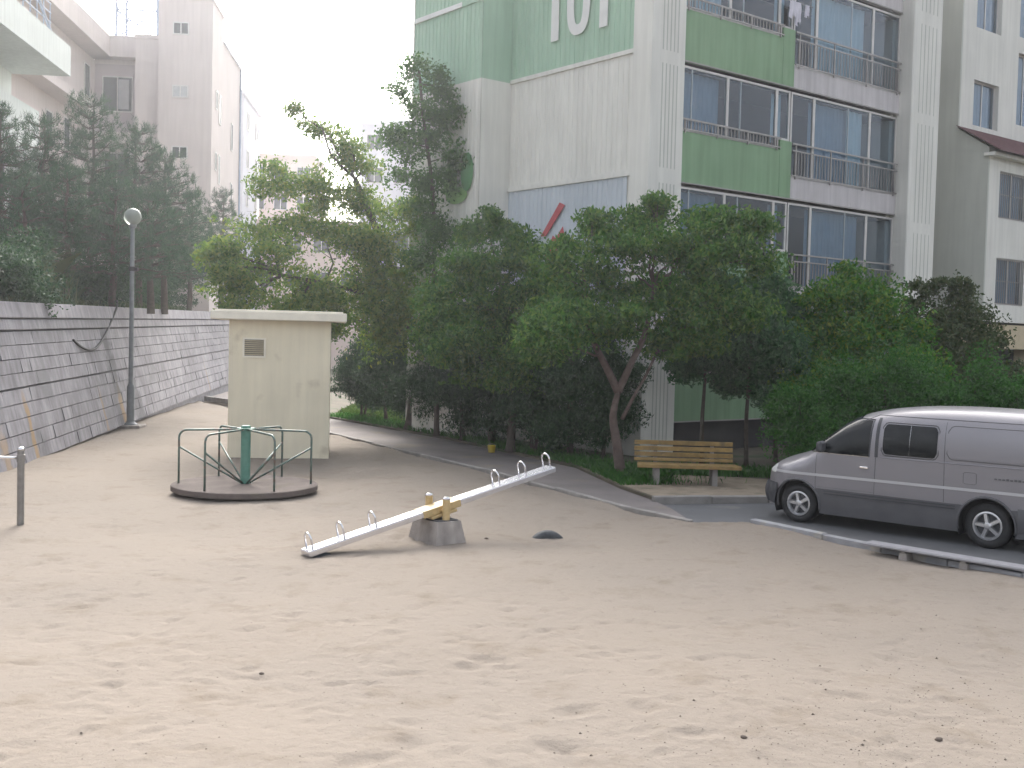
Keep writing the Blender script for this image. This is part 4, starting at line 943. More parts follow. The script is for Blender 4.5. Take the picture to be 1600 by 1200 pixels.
    # bumpers wrap round the ends
    def wrap(u_a, u_b, z_a, z_b, off, name, mat):
        uu = list(np.linspace(u_a, u_b, 14)); zz = list(np.linspace(z_a, z_b, 8)); end = U0 if abs(u_a - U0) < .2 or u_a < U0 else U1
        sec = []
        lst = uu if end == U1 else uu[::-1]
        for u in lst: sec.append((u, -1))
        for u in lst[::-1]: sec.append((u, 1))
        vs = []; fs = []; nz = len(zz)
        for (u, s) in sec:
            uc = min(max(u, U0), U1)
            for k, z in enumerate(zz):
                bul = off + .03 * math.sin(math.pi * k / (nz - 1)); o = bul if u not in (u_a, u_b) or u == (u_b if end == U0 else u_a) else bul
                vs.append((u + (-bul if end == U0 else bul) * (1 if (u == lst[-1]) else .3), YC + s * (yside(uc, z) + bul), z))
        for i in range(len(sec) - 1):
            for k in range(nz - 1): fs.append((i * nz + k, (i + 1) * nz + k, (i + 1) * nz + k + 1, i * nz + k + 1))
        MB().add(vs, fs).build(name, mat, t, smooth=True)
    wrap(U0 - .03, -.375, .24, .58, .008, 'front_bumper', 'bumper'); wrap(WB + .41, U1 + .03, .26, .60, .012, 'rear_bumper', 'clad')
    # patches that follow the body side: windows, mouldings, seams
    def patch(poly_fn, u_a, u_b, nu, nz, s, off, name, mat, par=t):
        vs = []; fs = []
        for i in range(nu + 1):
            u = u_a + (u_b - u_a) * i / nu; z0, z1 = poly_fn(u)
            for k in range(nz + 1): z = z0 + (z1 - z0) * k / nz; e = off + (.014 * max(0, min(1, (.75 - u) / .4)) if name == 'front_window' else 0); vs.append((u - (e - off), YC + s * (yside(u, z) + e), z + (e - off) * .6))
        for i in range(nu):
            for k in range(nz):
                a = i * (nz + 1) + k; q = (a, a + nz + 1, a + nz + 2, a + 1); fs.append(q if s < 0 else q[::-1])
        return MB().add(vs, fs).build(name, mat, par, smooth=True)
    def rrect(u_a, u_b, z0, z1, r):
        def fn(u):
            e = min(u - u_a, u_b - u); c = r - math.sqrt(max(0, r * r - (r - e) ** 2)) if e < r else 0
            return z0 + c, z1 - c
        return fn
    def seam(pts, s, par, name='seam', w=.008, mat='bumper', off=.003):
        mb = MB()
        P = [Vector((u, YC + s * (yside(u, z) + off - .004), z)) for u, z in pts]
        mb.tube(P, w / 2, 5); mb.build(name, mat, par)
    def ln(a, b, n=10): return [(a[0] + (b[0] - a[0]) * i / n, a[1] + (b[1] - a[1]) * i / n) for i in range(n + 1)]
    BELT = 1.125
    for s in (-1, 1):
        # front door: window triangle running into the raked pillar
        dr = patch(lambda u: (.60, .602), .32, 1.22, 12, 1, s, .003, 'door', 'bumper')
        def topline(u): return min(1.655, BELT + .03 + max(0, u - .14) * .88 + max(0, .16 * math.sin(min(1, max(0, (u - .14) / .6)) * math.pi) * .45), zt(u) - .085)
        wd = patch(lambda u: (BELT, max(BELT + .005, topline(u))), .16, 1.13 + .0, 40, 10, s, .006, 'front_window', 'vglass', dr)
        seam([(u, topline(u) + .012) for u in np.linspace(.17, 1.15, 24)] + ln((1.15, topline(1.15) + .01), (1.13, BELT), 5), s, dr, 'window_seal', .022, 'bumper')
        seam(ln((.50, BELT), (.515, topline(.51)), 6), s, dr, 'window_divider', .03, 'bumper')
        seam(ln((.14, BELT - .006), (1.13, BELT - .006), 16), s, dr, 'belt_trim', .016, 'chrome')
        # B pillar dark strip, sliding door, its window, blank rear panel
        patch(lambda u: (BELT, 1.70), 1.215, 1.265, 2, 12, s, .005, 'pillar_strip', 'bumper')
        sd_ = patch(rrect(1.33, 2.12, BELT + .055, 1.62, .07), 1.33, 2.12, 28, 10, s, .006, 'side_window', 'vglass')
        seam(ln((1.725, BELT + .06), (1.725, 1.61), 8), s, sd_, 'window_divider', .016, 'chrome')
        fr = rrect(1.31, 2.14, BELT + .035, 1.64, .08)
        seam([(u, fr(u)[1]) for u in np.linspace(1.311, 2.139, 26)] + [(u, fr(u)[0]) for u in np.linspace(2.139, 1.311, 26)] + [(1.311, fr(1.311)[1])], s, sd_, 'window_seal', .016, 'bumper')
        fp = rrect(2.26, 3.36, BELT + .06, 1.655, .09)
        patch(rrect(2.28, 3.34, BELT + .08, 1.635, .08), 2.28, 3.34, 26, 10, s, .009, 'blank_panel', 'paint')
        seam([(u, fp(u)[1]) for u in np.linspace(2.261, 3.359, 30)] + [(u, fp(u)[0]) for u in np.linspace(3.359, 2.261, 30)] + [(2.261, fp(2.261)[1])], s, body, 'panel_groove', .012, 'clad')
        # shut lines
        seam(ln((.30, BELT - .02), (.30, .60), 10) + ln((.30, .6), (.36, .3), 5), s, body); seam(ln((1.24, 1.70), (1.22, .3), 20), s, body); seam(ln((2.22, 1.70), (2.24, .58), 14), s, body)
        seam(ln((.62, zt(.62) - .10), (1.2, 1.735), 8) + ln((1.2, 1.735), (3.6, 1.735), 20), s, body, 'roof_gutter', .014, 'clad')
        # waist crease and the pale rubbing strip
        seam(ln((1.30, BELT + .005), (3.7, BELT + .02), 20), s, body, 'waist_crease', .018, 'paint', .004)
        patch(lambda u: (.755 + .006 * u, .795 + .006 * u), -.40, U1 - .1, 60, 2, s, .010, 'side_moulding', 'mould')
        # handle, fuel flap, lettering
        y = YC + s * (yside(1.06, .955) + .012); h = MB().bevbox(1.0, 1.13, y - .012, y + .012, .94, .972, .006).build('door_handle', 'chrome', dr)
        if s < 0:
            fl = rrect(2.50, 2.68, .87, 1.03, .02); seam([(u, fl(u)[1]) for u in np.linspace(2.501, 2.679, 8)] + [(u, fl(u)[0]) for u in np.linspace(2.679, 2.501, 8)] + [(2.501, 1.02)], s, body, 'fuel_flap', .007, 'clad')
        lt = MB(); rr = random.Random(2)
        for k in range(12):
            u = 2.92 + k * .052; y = YC + s * (yside(u, .98) + .004); lt.box(u, u + .036, y - .004, y + .004, .965, .985 + rr.choice((0, .008)))
        lt.build('lettering', 'clad', body)
        # mirror, lamp, indicator
        y = YC + s * (yside(.44, 1.2) + .10); mm = MB().bevbox(.36, .46, y - .10, y + .08, 1.14, 1.30, .03).build('wing_mirror', 'bumper', t)
        patch(rrect(-.56, -.40, .735, .865, .03), -.56, -.40, 10, 5, s, .012, 'headlight', 'lens')
        patch(rrect(U1 - .20, U1 - .04, .75, 1.25, .03), U1 - .20, U1 - .04, 6, 8, s, .010, 'tail_light', 'tail')
        # wheel arch lips
        for (a, b, r) in arches:
            P = [Vector((a + r * math.cos(q), YC + s * (yside(max(U0, a + r * math.cos(q)), b + r * math.sin(q)) + .006), b + r * math.sin(q))) for q in np.linspace(rad(-12), rad(192), 26)]
            MB().tube(P, .02, 6).build('arch_lip', 'clad', t, smooth=True)
            mb = MB(); prof = [(r + .005, 0), (r + .005, .22)]
            vs = []; fs = []
            for i, q in enumerate(np.linspace(rad(-25), rad(205), 24)):
                for (R, w) in prof: vs.append((a + R * math.cos(q), YC + s * (HW - .03 - w), b + R * math.sin(q)))
            for i in range(23): fs.append((2 * i, 2 * i + 1, 2 * i + 3, 2 * i + 2))
            vs += [(a, YC + s * (HW - .25), b)]; c = len(vs) - 1
            for i in range(23): fs.append((2 * i + 1, c, 2 * i + 3))
            MB().add(vs, fs).build('wheel_well', 'black', t)
    # windscreen on the raked front surface
    vs = []; fs = []; uu = np.linspace(.16, .93, 14); nv = 16
    for u in uu:
        hw = W(u) * (.80 - .05 * (u - .16))
        for k in range(nv + 1): y = -hw + 2 * hw * k / nv; vs.append((u - .006, YC + y, ztop_at(u, y) + .006))
    for i in range(len(uu) - 1):
        for k in range(nv): a = i * (nv + 1) + k; fs.append((a, a + nv + 1, a + nv + 2, a + 1))
    MB().add(vs, fs).build('windscreen', 'vglass', t, smooth=True)
    MB().add([(U1 + .003, YC - .62, 1.15), (U1 + .003, YC + .62, 1.15), (U1 + .003, YC + .58, 1.45), (U1 + .003, YC - .58, 1.45)], [(0, 1, 2, 3)]).build('rear_window', 'vglass', t)
    # wheels
    def wheel(u, y, s, R):
        w = bpy.data.objects.new('wheel', None); COL.objects.link(w); w.parent = t; w.location = (u, y, R - .004); w.empty_display_size = .1
        hwid = .105; r0 = R * .63
        prof = [(r0, -hwid + .02), (r0 + .015, -hwid), (R - .06, -hwid - .008), (R - .02, -hwid + .012), (R, -hwid + .04), (R, hwid - .04), (R - .02, hwid - .012), (R - .06, hwid + .008), (r0 + .015, hwid), (r0, hwid - .02)]
        MB().lathe(prof, 40, (0, 0, 0), 'y').build('tyre', 'rubber', w, smooth=True)
        f = s * (hwid - .015)
        mb = MB(); mb.lathe([(r0 + .002, s * (hwid - .008)), (r0 - .02, s * (hwid - .004)), (r0 - .035, s * (hwid - .03)), (r0 - .04, s * (hwid - .10))], 36, (0, 0, 0), 'y')
        for k in range(5):
            a = rad(90 + 72 * k + 14); ca, sa = math.cos(a), math.sin(a); tx, tz = -sa, ca
            def P(r, o, dy): return (r * ca + o * tx, f + s * dy, r * sa + o * tz)
            mb.hexa([P(.03, -.034, -.03), P(.03, .034, -.03), P(r0 - .02, .030, -.035), P(r0 - .02, -.030, -.035)], [P(.03, -.022, .004), P(.03, .022, .004), P(r0 - .02, .022, -.006), P(r0 - .02, -.022, -.006)])
        mb.lathe([(0, f + s * .014), (.035, f + s * .012), (.05, f + s * .004), (.055, f - s * .03)], 18, (0, 0, 0), 'y')
        mb.build('rim', 'rim', w, smooth=False)
        MB().lathe([(0, f - s * .05), (r0 - .03, f - s * .05)], 24, (0, 0, 0), 'y').build('brake_disc', 'bumper', w)
    for (u, R) in ((0, .30), (WB, .315)):
        wheel(u, .125, -1, R); wheel(u, 2 * YC - .125, 1, R)
_b = M['paint'].node_tree.nodes['Principled BSDF']; _b.inputs['Coat Weight'].default_value = .3; _b.inputs['Coat Roughness'].default_value = .06
M['mould'] = plain('pale_side_moulding', (0.52, 0.52, 0.54), 0.4, metal=.3, var=.03); M['tail'] = plain('red_tail_lens', (.25, .02, .02), .2)
van()

# ================================================================== TREES AND SHRUBS
def leaves(name, clumps, n, ll, lw, mat, parent, origin, droop=.35, shell=2.2, seed=0):
    """clumps: list of (centre, radii); n leaves spread over them by volume^(2/3)"""
    r = np.random.default_rng(seed); C = np.array([c for c, q in clumps]); Q = np.array([q for c, q in clumps])
    wgt = np.minimum((Q.prod(1)) ** (2 / 3), .30); wgt = wgt / wgt.sum(); k = r.choice(len(C), n, p=wgt)
    d = r.normal(size=(n, 3)); d /= np.linalg.norm(d, axis=1)[:, None]; rr = r.random(n) ** (1 / shell)
    P = C[k] + d * rr[:, None] * Q[k] - np.array(origin)
    a = r.normal(size=(n, 3)); a[:, 2] -= droop; a /= np.linalg.norm(a, axis=1)[:, None]
    b = np.cross(a, r.normal(size=(n, 3)) + np.array([0, 0, 0.6])); b /= np.linalg.norm(b, axis=1)[:, None] + 1e-9
    L = (ll * r.uniform(.6, 1.3, n))[:, None]; Wd = (lw * r.uniform(.7, 1.25, n))[:, None]
    V = np.stack([P - a * L / 2, P + b * Wd / 2 - a * L * .05, P + a * L / 2, P - b * Wd / 2 - a * L * .05], 1)
    return np_mesh(name, V, 4, mat, parent)
def subclumps(blobs, per, size, seed, inner=.5):
    """break big lobes into many drooping sprays that run outwards and overlap"""
    r = random.Random(seed); out = []; bl = []
    for (c, q) in blobs:                                   # uneven lobes
        for i in range(4):
            d = Vector((r.uniform(-1, 1), r.uniform(-1, 1), r.uniform(-1, 1))); k = r.uniform(.45, .8)
            bl.append(((c[0] + d.x * q[0] * .58, c[1] + d.y * q[1] * .58, c[2] + d.z * q[2] * .58), (q[0] * k, q[1] * k, q[2] * k)))
    for (c, q) in bl:
        vol = (q[0] * q[1] * q[2]) ** (2 / 3); n = max(1, int(per * vol * .55))
        for i in range(n):
            d = Vector((r.gauss(0, 1), r.gauss(0, 1), r.gauss(0, 1))).normalized(); k0 = r.uniform(.05, .7); k1 = k0 + r.uniform(.3, .7) + (r.uniform(.1, .5) if r.random() < .3 else 0); s = size * r.uniform(.55, 1.35); m = 3
            w = Vector((r.gauss(0, .18), r.gauss(0, .18), r.gauss(0, .12)))
            for j in range(m):
                f = j / (m - 1); k = k0 + (k1 - k0) * f; sz = s * (1.1 - .5 * f)
                out.append(((c[0] + (d.x + w.x * f) * q[0] * k, c[1] + (d.y + w.y * f) * q[1] * k, c[2] + (d.z + w.z * f - .10 * f) * q[2] * k), (sz * r.uniform(.8, 1.4), sz * r.uniform(.8, 1.4), sz * r.uniform(.45, .8))))
        out.append((c, (q[0] * 1.3, q[1] * 1.3, q[2] * 1.3)))
    return out
def blob3(px, py, Y, rx, ry, rd=None):
    c = at(px, py, Y); k = Y / FPX; return (tuple(c), (rx * k, rd if rd else (rx + ry) / 2 * k, ry * k))
def wob(a, b, n, amp, r):
    a, b = Vector(a), Vector(b); L = (b - a).length; out = [a]
    for i in range(1, n): t = i / n; out.append(a.lerp(b, t) + Vector((r.gauss(0, 1), r.gauss(0, 1), r.gauss(0, .6))) * amp * L * math.sin(math.pi * t))
    return out + [b]
def broadleaf(name, label, base, trunk_pts, r0, blobs, n, ll, lw, mat, bark='bark', per=26, size=.3, seed=1, group=None, limbs=None, droop=.35, inner=.45, cat='tree'):
    r = random.Random(seed); base = Vector(base); t = thing(name, label, cat, base, 0, group)
    T = smooth_path([Vector(p) - base for p in trunk_pts], 5); nT = len(T)
    MB().tube(T, [r0 * (1.25 if i == 0 else 1) * (1 - .55 * i / (nT - 1)) for i in range(nT)], 9).build('trunk', bark, t, smooth=True)
    cl = subclumps(blobs, per, size, seed, inner)
    nodes = T[int(nT * .45):]
    for L in (limbs or []): nodes = nodes + smooth_path([Vector(p) - base for p in L[0]], 4)
    # a limb into every lobe, thinner twigs out to the sprays
    for bi, (c, q) in enumerate(blobs):
        c = Vector(c) - base; st = min(nodes, key=lambda p: (p - c).length + max(0, p.z - c.z) * 2)
        P = wob(st, c, 5, .07, r); rr0 = r0 * .24; mb = MB().tube(P, [rr0 * (1 - .72 * i / 5) for i in range(6)], 6)
        for j in range(4):
            d = Vector((r.gauss(0, 1), r.gauss(0, 1), r.gauss(0, .8))).normalized(); e = c + Vector((d.x * q[0], d.y * q[1], d.z * q[2])) * .9
            mb.tube(wob(P[r.choice((3, 4, 5))], e, 4, .08, r), [rr0 * .28, rr0 * .22, rr0 * .16, rr0 * .1, rr0 * .06], 5)
        mb.build('limb', bark, t, smooth=True)
    for L in (limbs or []):
        P = smooth_path([Vector(p) - base for p in L[0]], 5); MB().tube(P, [L[1] * (1 - .5 * i / (len(P) - 1)) for i in range(len(P))], 8).build('limb', bark, t, smooth=True)
    leaves('crown', cl, n, ll, lw, mat, t, base, droop, seed=seed)
    return t
# cherry tree over the bench
cb = gnd(970, 742, .1); CY = cb.y
A = lambda x, y, dy=0: at(x, y, CY + dy)
broadleaf('cherry_tree', 'spreading cherry tree with forked reddish trunk beside the slatted bench', cb, [cb, A(963, 690), A(958, 650), A(966, 612)], .115,
    [blob3(905, 425, CY + .3, 75, 55), blob3(985, 420, CY + .6, 85, 60), blob3(1075, 400, CY, 85, 50), blob3(1165, 405, CY - .3, 75, 40), blob3(1015, 345, CY + .6, 55, 28), blob3(1110, 350, CY, 50, 24), blob3(1180, 350, CY - .2, 28, 20), blob3(925, 348, CY + .5, 44, 22), blob3(1028, 318, CY + .3, 26, 13),
     blob3(900, 495, CY - .6, 80, 45), blob3(985, 505, CY, 100, 40), blob3(1080, 480, CY - .3, 90, 50), blob3(870, 545, CY - .9, 60, 30), blob3(1150, 480, CY - .4, 80, 50), blob3(1070, 540, CY + .3, 60, 30)],
    46000, .12, .05, 'l_cherry', 'barkr', 26, .27, 21, limbs=[([A(966, 612), A(948, 575), A(926, 530), A(915, 480)], .085), ([A(966, 612), A(985, 570), A(1008, 520), A(1022, 450)], .08), ([A(972, 655), A(990, 620, .1), A(1010, 585, .1), A(1040, 520, .2)], .04)], droop=.8)
# second leafy tree left of it
b2 = gnd(797, 705, .1); Y2 = b2.y
broadleaf('leafy_tree', 'rounded leafy tree in front of the white mural wall', b2, [b2, at(800, 640, Y2), at(795, 560, Y2), at(790, 490, Y2)], .11,
    [blob3(770, 410, Y2, 70, 50), blob3(840, 410, Y2 + .3, 65, 45), blob3(740, 475, Y2 - .3, 70, 50), blob3(820, 480, Y2 - .5, 75, 55), blob3(765, 545, Y2 - .8, 65, 45), blob3(840, 545, Y2 - .4, 60, 40), blob3(715, 530, Y2 - .9, 40, 35), blob3(765, 345, Y2 + .5, 18, 28), blob3(735, 355, Y2 + .4, 22, 20), blob3(800, 360, Y2 + .5, 25, 18), blob3(690, 450, Y2 + .4, 50, 45), blob3(690, 510, Y2, 50, 40), blob3(870, 470, Y2, 40, 50), blob3(850, 590, Y2 - .3, 50, 30), blob3(770, 590, Y2 - .6, 55, 26)],
    46000, .125, .052, 'l_cherry', 'bark', 24, .30, 31, droop=.7)
# olive-toned tree behind the shed
ob = gnd(640, 671, .1); YO = ob.y
broadleaf('olive_tree', 'wide yellowish green tree leaning left behind the cream shed', ob, [ob, at(648, 600, YO), at(645, 520, YO), at(615, 430, YO), at(580, 340, YO), at(555, 280, YO)], .16,
    [blob3(352, 385, YO - 3, 40, 22), blob3(415, 400, YO - 2.4, 70, 40), blob3(480, 440, YO - 2, 90, 50), blob3(400, 455, YO - 3, 60, 26), blob3(560, 430, YO - 1.6, 80, 55), blob3(625, 450, YO - 1.4, 70, 60), blob3(430, 285, YO - .6, 42, 30), blob3(485, 300, YO, 60, 36), blob3(555, 320, YO, 60, 40), blob3(500, 195, YO, 34, 18), blob3(545, 225, YO, 34, 30), blob3(465, 170, YO, 22, 12), blob3(565, 270, YO + .3, 45, 32), blob3(620, 345, YO - .6, 50, 36), blob3(520, 375, YO - 1, 90, 40), blob3(600, 385, YO - 1, 80, 40), blob3(430, 350, YO - 1.4, 60, 36), blob3(680, 470, YO - 2, 50, 50), blob3(600, 520, YO - 1.2, 80, 40), blob3(370, 478, YO - 3.4, 40, 10), blob3(345, 420, YO - 3.2, 40, 24), blob3(330, 395, YO - 3.3, 26, 14), blob3(545, 500, YO - 1.8, 70, 36), blob3(470, 480, YO - 2.4, 80, 20)],
    52000, .125, .058, 'l_olive', 'bark', 24, .36, 41, limbs=[([at(645, 520, YO), at(600, 480, YO - 1), at(540, 450, YO - 1.6), at(440, 430, YO - 2.2)], .08)], droop=.6)
# tall slim tree against the end of the block
cbp = gnd(682, 682, .1); YC_ = cbp.y
broadleaf('tall_slim_tree', 'tall slim dark tree rising against the green end wall', cbp, [cbp, at(682, 560, YC_), at(679, 430, YC_), at(676, 300, YC_), at(662, 190, YC_), at(655, 110, YC_)], .075,
    [blob3(648, 118, YC_, 34, 30), blob3(690, 130, YC_, 26, 26), blob3(628, 165, YC_, 30, 28), blob3(665, 180, YC_, 50, 36), blob3(705, 175, YC_, 30, 18), blob3(620, 215, YC_, 32, 28), blob3(668, 235, YC_, 50, 36), blob3(712, 240, YC_, 26, 30), blob3(640, 275, YC_, 40, 26), blob3(690, 280, YC_, 36, 22), blob3(672, 335, YC_, 40, 30), blob3(690, 385, YC_ - .3, 38, 36), blob3(660, 400, YC_ - .5, 36, 30)],
    13500, .115, .055, 'l_tall', 'bark', 24, .26, 51, droop=.5)
# slim trees with bluish leaves right of the bench
for i, (px, py, nm, lab, bl) in enumerate((
        (1097, 725, 'slender_tree', 'slender tree with bluish green leaves directly behind the bench', [(1080, 560, 44, 36), (1120, 550, 55, 44), (1100, 490, 55, 38), (1060, 525, 36, 30), (1130, 590, 36, 26)]),
        (1166, 730, 'slender_tree', 'slender bluish green tree between the bench and the van nose', [(1160, 570, 56, 52), (1195, 530, 55, 56), (1160, 475, 55, 45), (1205, 450, 40, 36), (1190, 610, 44, 36)]),
        (1212, 722, 'slender_tree', 'slender bluish green tree rising just above the van nose', [(1225, 560, 38, 52), (1235, 500, 34, 44), (1215, 620, 34, 40)]))):
    b = gnd(px, py, .1); Y = b.y
    broadleaf(nm, lab, b, [b, at(px, 660, Y), at(px + 4, 600, Y), at(px + 6, 540, Y)], .055, [blob3(x, y, Y + random.uniform(-.4, .4), rx, ry) for x, y, rx, ry in bl], 13000, .12, .055, 'l_blue', 'bark', 26, .26, 61 + i, group='slender trees behind the bench', droop=.6)
# shrubs right, above the van
sbp = at(1345, 640, 24.5); sbp.z = .1
broadleaf('bright_shrub', 'bright green leafy shrub with yellowed leaves in front of the balconies', sbp, [sbp, at(1345, 560, 24.5), at(1350, 480, 24.5)], .07,
    [blob3(1345, 440, 24.5, 48, 36), blob3(1305, 480, 24.3, 50, 40), blob3(1385, 475, 24.4, 55, 44), blob3(1275, 525, 24.2, 45, 40), blob3(1340, 530, 24, 75, 45), blob3(1410, 530, 24.2, 65, 45), blob3(1295, 585, 23.6, 70, 42), blob3(1375, 590, 23.4, 75, 42), blob3(1430, 580, 23.6, 50, 40)], 34000, .12, .05, 'l_bright', 'bark', 28, .26, 71, cat='shrub')
sbp = at(1495, 620, 25); sbp.z = .1
broadleaf('straggly_shrub', 'straggly brownish green shrub with bare shoots before the grey wall', sbp, [sbp, at(1492, 560, 25), at(1490, 500, 25)], .06,
    [blob3(1465, 495, 25, 50, 38), blob3(1520, 510, 25, 48, 36), blob3(1480, 550, 24.8, 75, 40), blob3(1545, 550, 25, 40, 34), blob3(1500, 590, 24.6, 80, 40), blob3(1440, 540, 24.6, 50, 45), blob3(1560, 590, 25, 45, 40), blob3(1440, 455, 25, 10, 26), blob3(1462, 450, 25, 9, 22), blob3(1490, 455, 25, 8, 26), blob3(1510, 445, 25, 7, 28), blob3(1425, 475, 25, 14, 30)], 22000, .105, .05, 'l_brown', 'bark', 34, .22, 81, cat='shrub')
hl = ['soft green hedge shrub behind the van nose', 'soft green hedge shrub behind the van windscreen', 'soft green hedge shrub behind the van front door', 'soft green hedge shrub behind the van middle window', 'soft green hedge shrub behind the van rear panel', 'soft green hedge shrub at the right edge behind the van']
for i, (px, top, rx) in enumerate(((1250, 585, 52), (1315, 560, 56), (1385, 545, 58), (1455, 548, 58), (1525, 556, 56), (1590, 575, 50))):
    Y = 21.6 + .12 * i; k = Y / FPX; c = at(px, top, Y); b = Vector((c.x, Y, .1))
    H_ = c.z - .1
    bl = [((c.x + dx, Y + dy, .1 + H_ * f), (rx * k * q, .62 * q, H_ * .28)) for (dx, dy, f, q) in ((0, 0, .74, .85), (.1, -.1, .42, 1.0), (-.25, .1, .55, .8), (.3, .1, .6, .75), (0, -.1, .22, .95))]
    broadleaf('hedge_shrub', hl[i], b, [b, b + Vector((0, 0, H_ * .4)), b + Vector((.03, .02, H_ * .75))], .05, bl, 15000, .085, .03, 'l_hedge', 'bark', 40, .19, 91 + i, group='hedge shrubs behind the van', droop=-.2, cat='shrub')
# dark columnar conifers along the path
con = [((-4.7, 35.2), 2.5, .62, 'dark conifer nearest the shed corner at the left end of the row'), ((-3.75, 33.6), 2.9, .68, 'second dark conifer from the shed in the path row'), ((-2.85, 32.0), 2.7, .66, 'third dark conifer from the shed in the path row'),
       ((-2.05, 30.4), 3.0, .72, 'fourth dark conifer from the shed, beside the tall slim tree'), ((-1.25, 28.5), 2.8, .68, 'fifth dark conifer from the shed in the path row'), ((-.45, 27.3), 2.6, .66, 'dark conifer left of the leafy rounded tree trunk'), ((.55, 25.7), 2.9, .72, 'dark conifer behind the raised seesaw end'), ((1.35, 24.9), 2.7, .68, 'dark conifer a little left of the forked cherry trunk'), ((2.12, 24.75), 2.3, .62, 'dark conifer directly behind the forked cherry trunk')]
for i, ((x, y), h, rw_, lab) in enumerate(con):
    h *= 1.22; rw_ *= 1.32
    r = random.Random(i); b = Vector((x, y, .1)); t = thing('conifer', lab, 'tree', b, 0, 'dark conifers along the path')
    for j in range(2 + i % 2):
        e = Vector((r.uniform(-.18, .18), r.uniform(-.15, .15), h * .8)); MB().tube(wob((r.uniform(-.08, .08), r.uniform(-.08, .08), -.1), e, 4, .02, r), [.045, .04, .034, .026, .015], 7).build('trunk', 'bark', t, smooth=True)
    bl = []
    for k in range(6):
        f = k / 5; w = rw_ * (math.sin(math.pi * min(1, .22 + .74 * f)) ** .7) * (1 - .25 * f); bl.append(((x + r.uniform(-.08, .08), y + r.uniform(-.08, .08), .1 + h * (.24 + .68 * f)), (w, w, h * .15)))
    leaves('crown', subclumps(bl, 40, .20, i + 5, .35), 24000, .11, .032, 'l_dark', t, b, -1.0, seed=i + 200)
# pines on the hillside
def pine(label, px, py, Y, spread, seed, low=.30, n_t=420):
    r = random.Random(seed); rn = np.random.default_rng(seed); top = at(px, py, Y); z0 = hill_z((top.x, top.y)) - .05; b = Vector((top.x + r.uniform(-.2, .2), Y, z0)); H_ = top.z - z0
    t = thing('pine_tree', label, 'tree', b, 0, 'pines above the retaining wall')
    T = wob((0, 0, 0), (top.x - b.x, 0, H_ * .97), 7, .012, r); MB().tube(T, [.13 * (1 - .85 * i / 7) for i in range(8)], 8).build('trunk', 'bark', t, smooth=True)
    tufts = []; br = MB(); z = H_ * low
    while z < H_ * .97:
        f = (z - H_ * low) / (H_ * (1 - low)); L = spread * (1 - f) ** .75 * r.uniform(.8, 1.1) + .18; m = 6 if f < .7 else 5; a0 = r.uniform(0, 6)
        for k in range(m):
            a = a0 + 6.283 * k / m + r.uniform(-.3, .3); l = L * r.uniform(.65, 1.1); rise = .10 + .35 * f; s = Vector((0, 0, z)); e = s + Vector((math.cos(a) * l, math.sin(a) * l, l * rise + r.uniform(-.1, .1)))
            P = wob(s, e, 4, .05, r); br.tube(P, [.035 * (1 - f * .6) * (1 - .8 * i / 4) + .004 for i in range(5)], 5)
            for q in range(max(3, int(l / .16))):
                u = r.uniform(.25, 1.0); p = s.lerp(e, u) + Vector((r.gauss(0, 1), r.gauss(0, 1), r.gauss(0, .5))) * .16 * l * (.5 + u * .5); tufts.append((p, (e - s).normalized()))
            tufts.append((e, Vector((math.cos(a) * .4, math.sin(a) * .4, 1)).normalized())); tufts.append((e + Vector((0, 0, .12)), Vector((0, 0, 1))))
        z += r.uniform(.26, .40)
    for k in range(5): tufts.append((Vector((top.x - b.x, 0, H_ * (.9 + .025 * k))), Vector((0, 0, 1))))
    br.build('branches', 'bark', t, smooth=True)
    P = np.array([tuple(p) for p, d in tufts]); D = np.array([tuple(d) for p, d in tufts]); nn = 26; P = np.repeat(P, nn, 0); D = np.repeat(D, nn, 0); n = len(P)
    d = rn.normal(size=(n, 3)) * .75 + D * .75 + np.array([0, 0, .45]); d /= np.linalg.norm(d, axis=1)[:, None]; w = np.cross(d, rn.normal(size=(n, 3))); w /= np.linalg.norm(w, axis=1)[:, None]
    L = rn.uniform(.12, .22, n)[:, None]; o = rn.normal(size=(n, 3)) * .05
    V = np.stack([P + o - w * .008, P + o + w * .008, P + o + d * L], 1); np_mesh('crown', V, 3, 'l_pine', t)
for a in (('tall pine left of the lamp globe with the highest tip', 147, 152, 36, 2.3, 1), ('pine with a thin separate tip right of the tallest pine', 212, 188, 38, 1.8, 2), ('bushy pine left of the tallest pine', 70, 182, 34, 2.2, 3), ('pine cut by the left edge of the picture', 2, 165, 32.5, 2.0, 4),
          ('pine reaching right in front of the beige stair tower', 258, 235, 39, 1.9, 5), ('lower pine between the lamp globe and the beige tower', 232, 300, 35, 1.7, 6), ('small pine at the right end of the row by the olive tree', 300, 305, 47, 1.7, 7), ('far small pine beside the lilac building', 350, 298, 55, 1.9, 8), ('dense lower pine behind the reeds at far left', 105, 262, 31.5, 1.6, 9), ('low pine over the wall at the left edge', 35, 280, 30.5, 1.5, 10), ('low dense pine directly behind the lamp post', 180, 290, 33, 1.7, 11)): pine(*a)
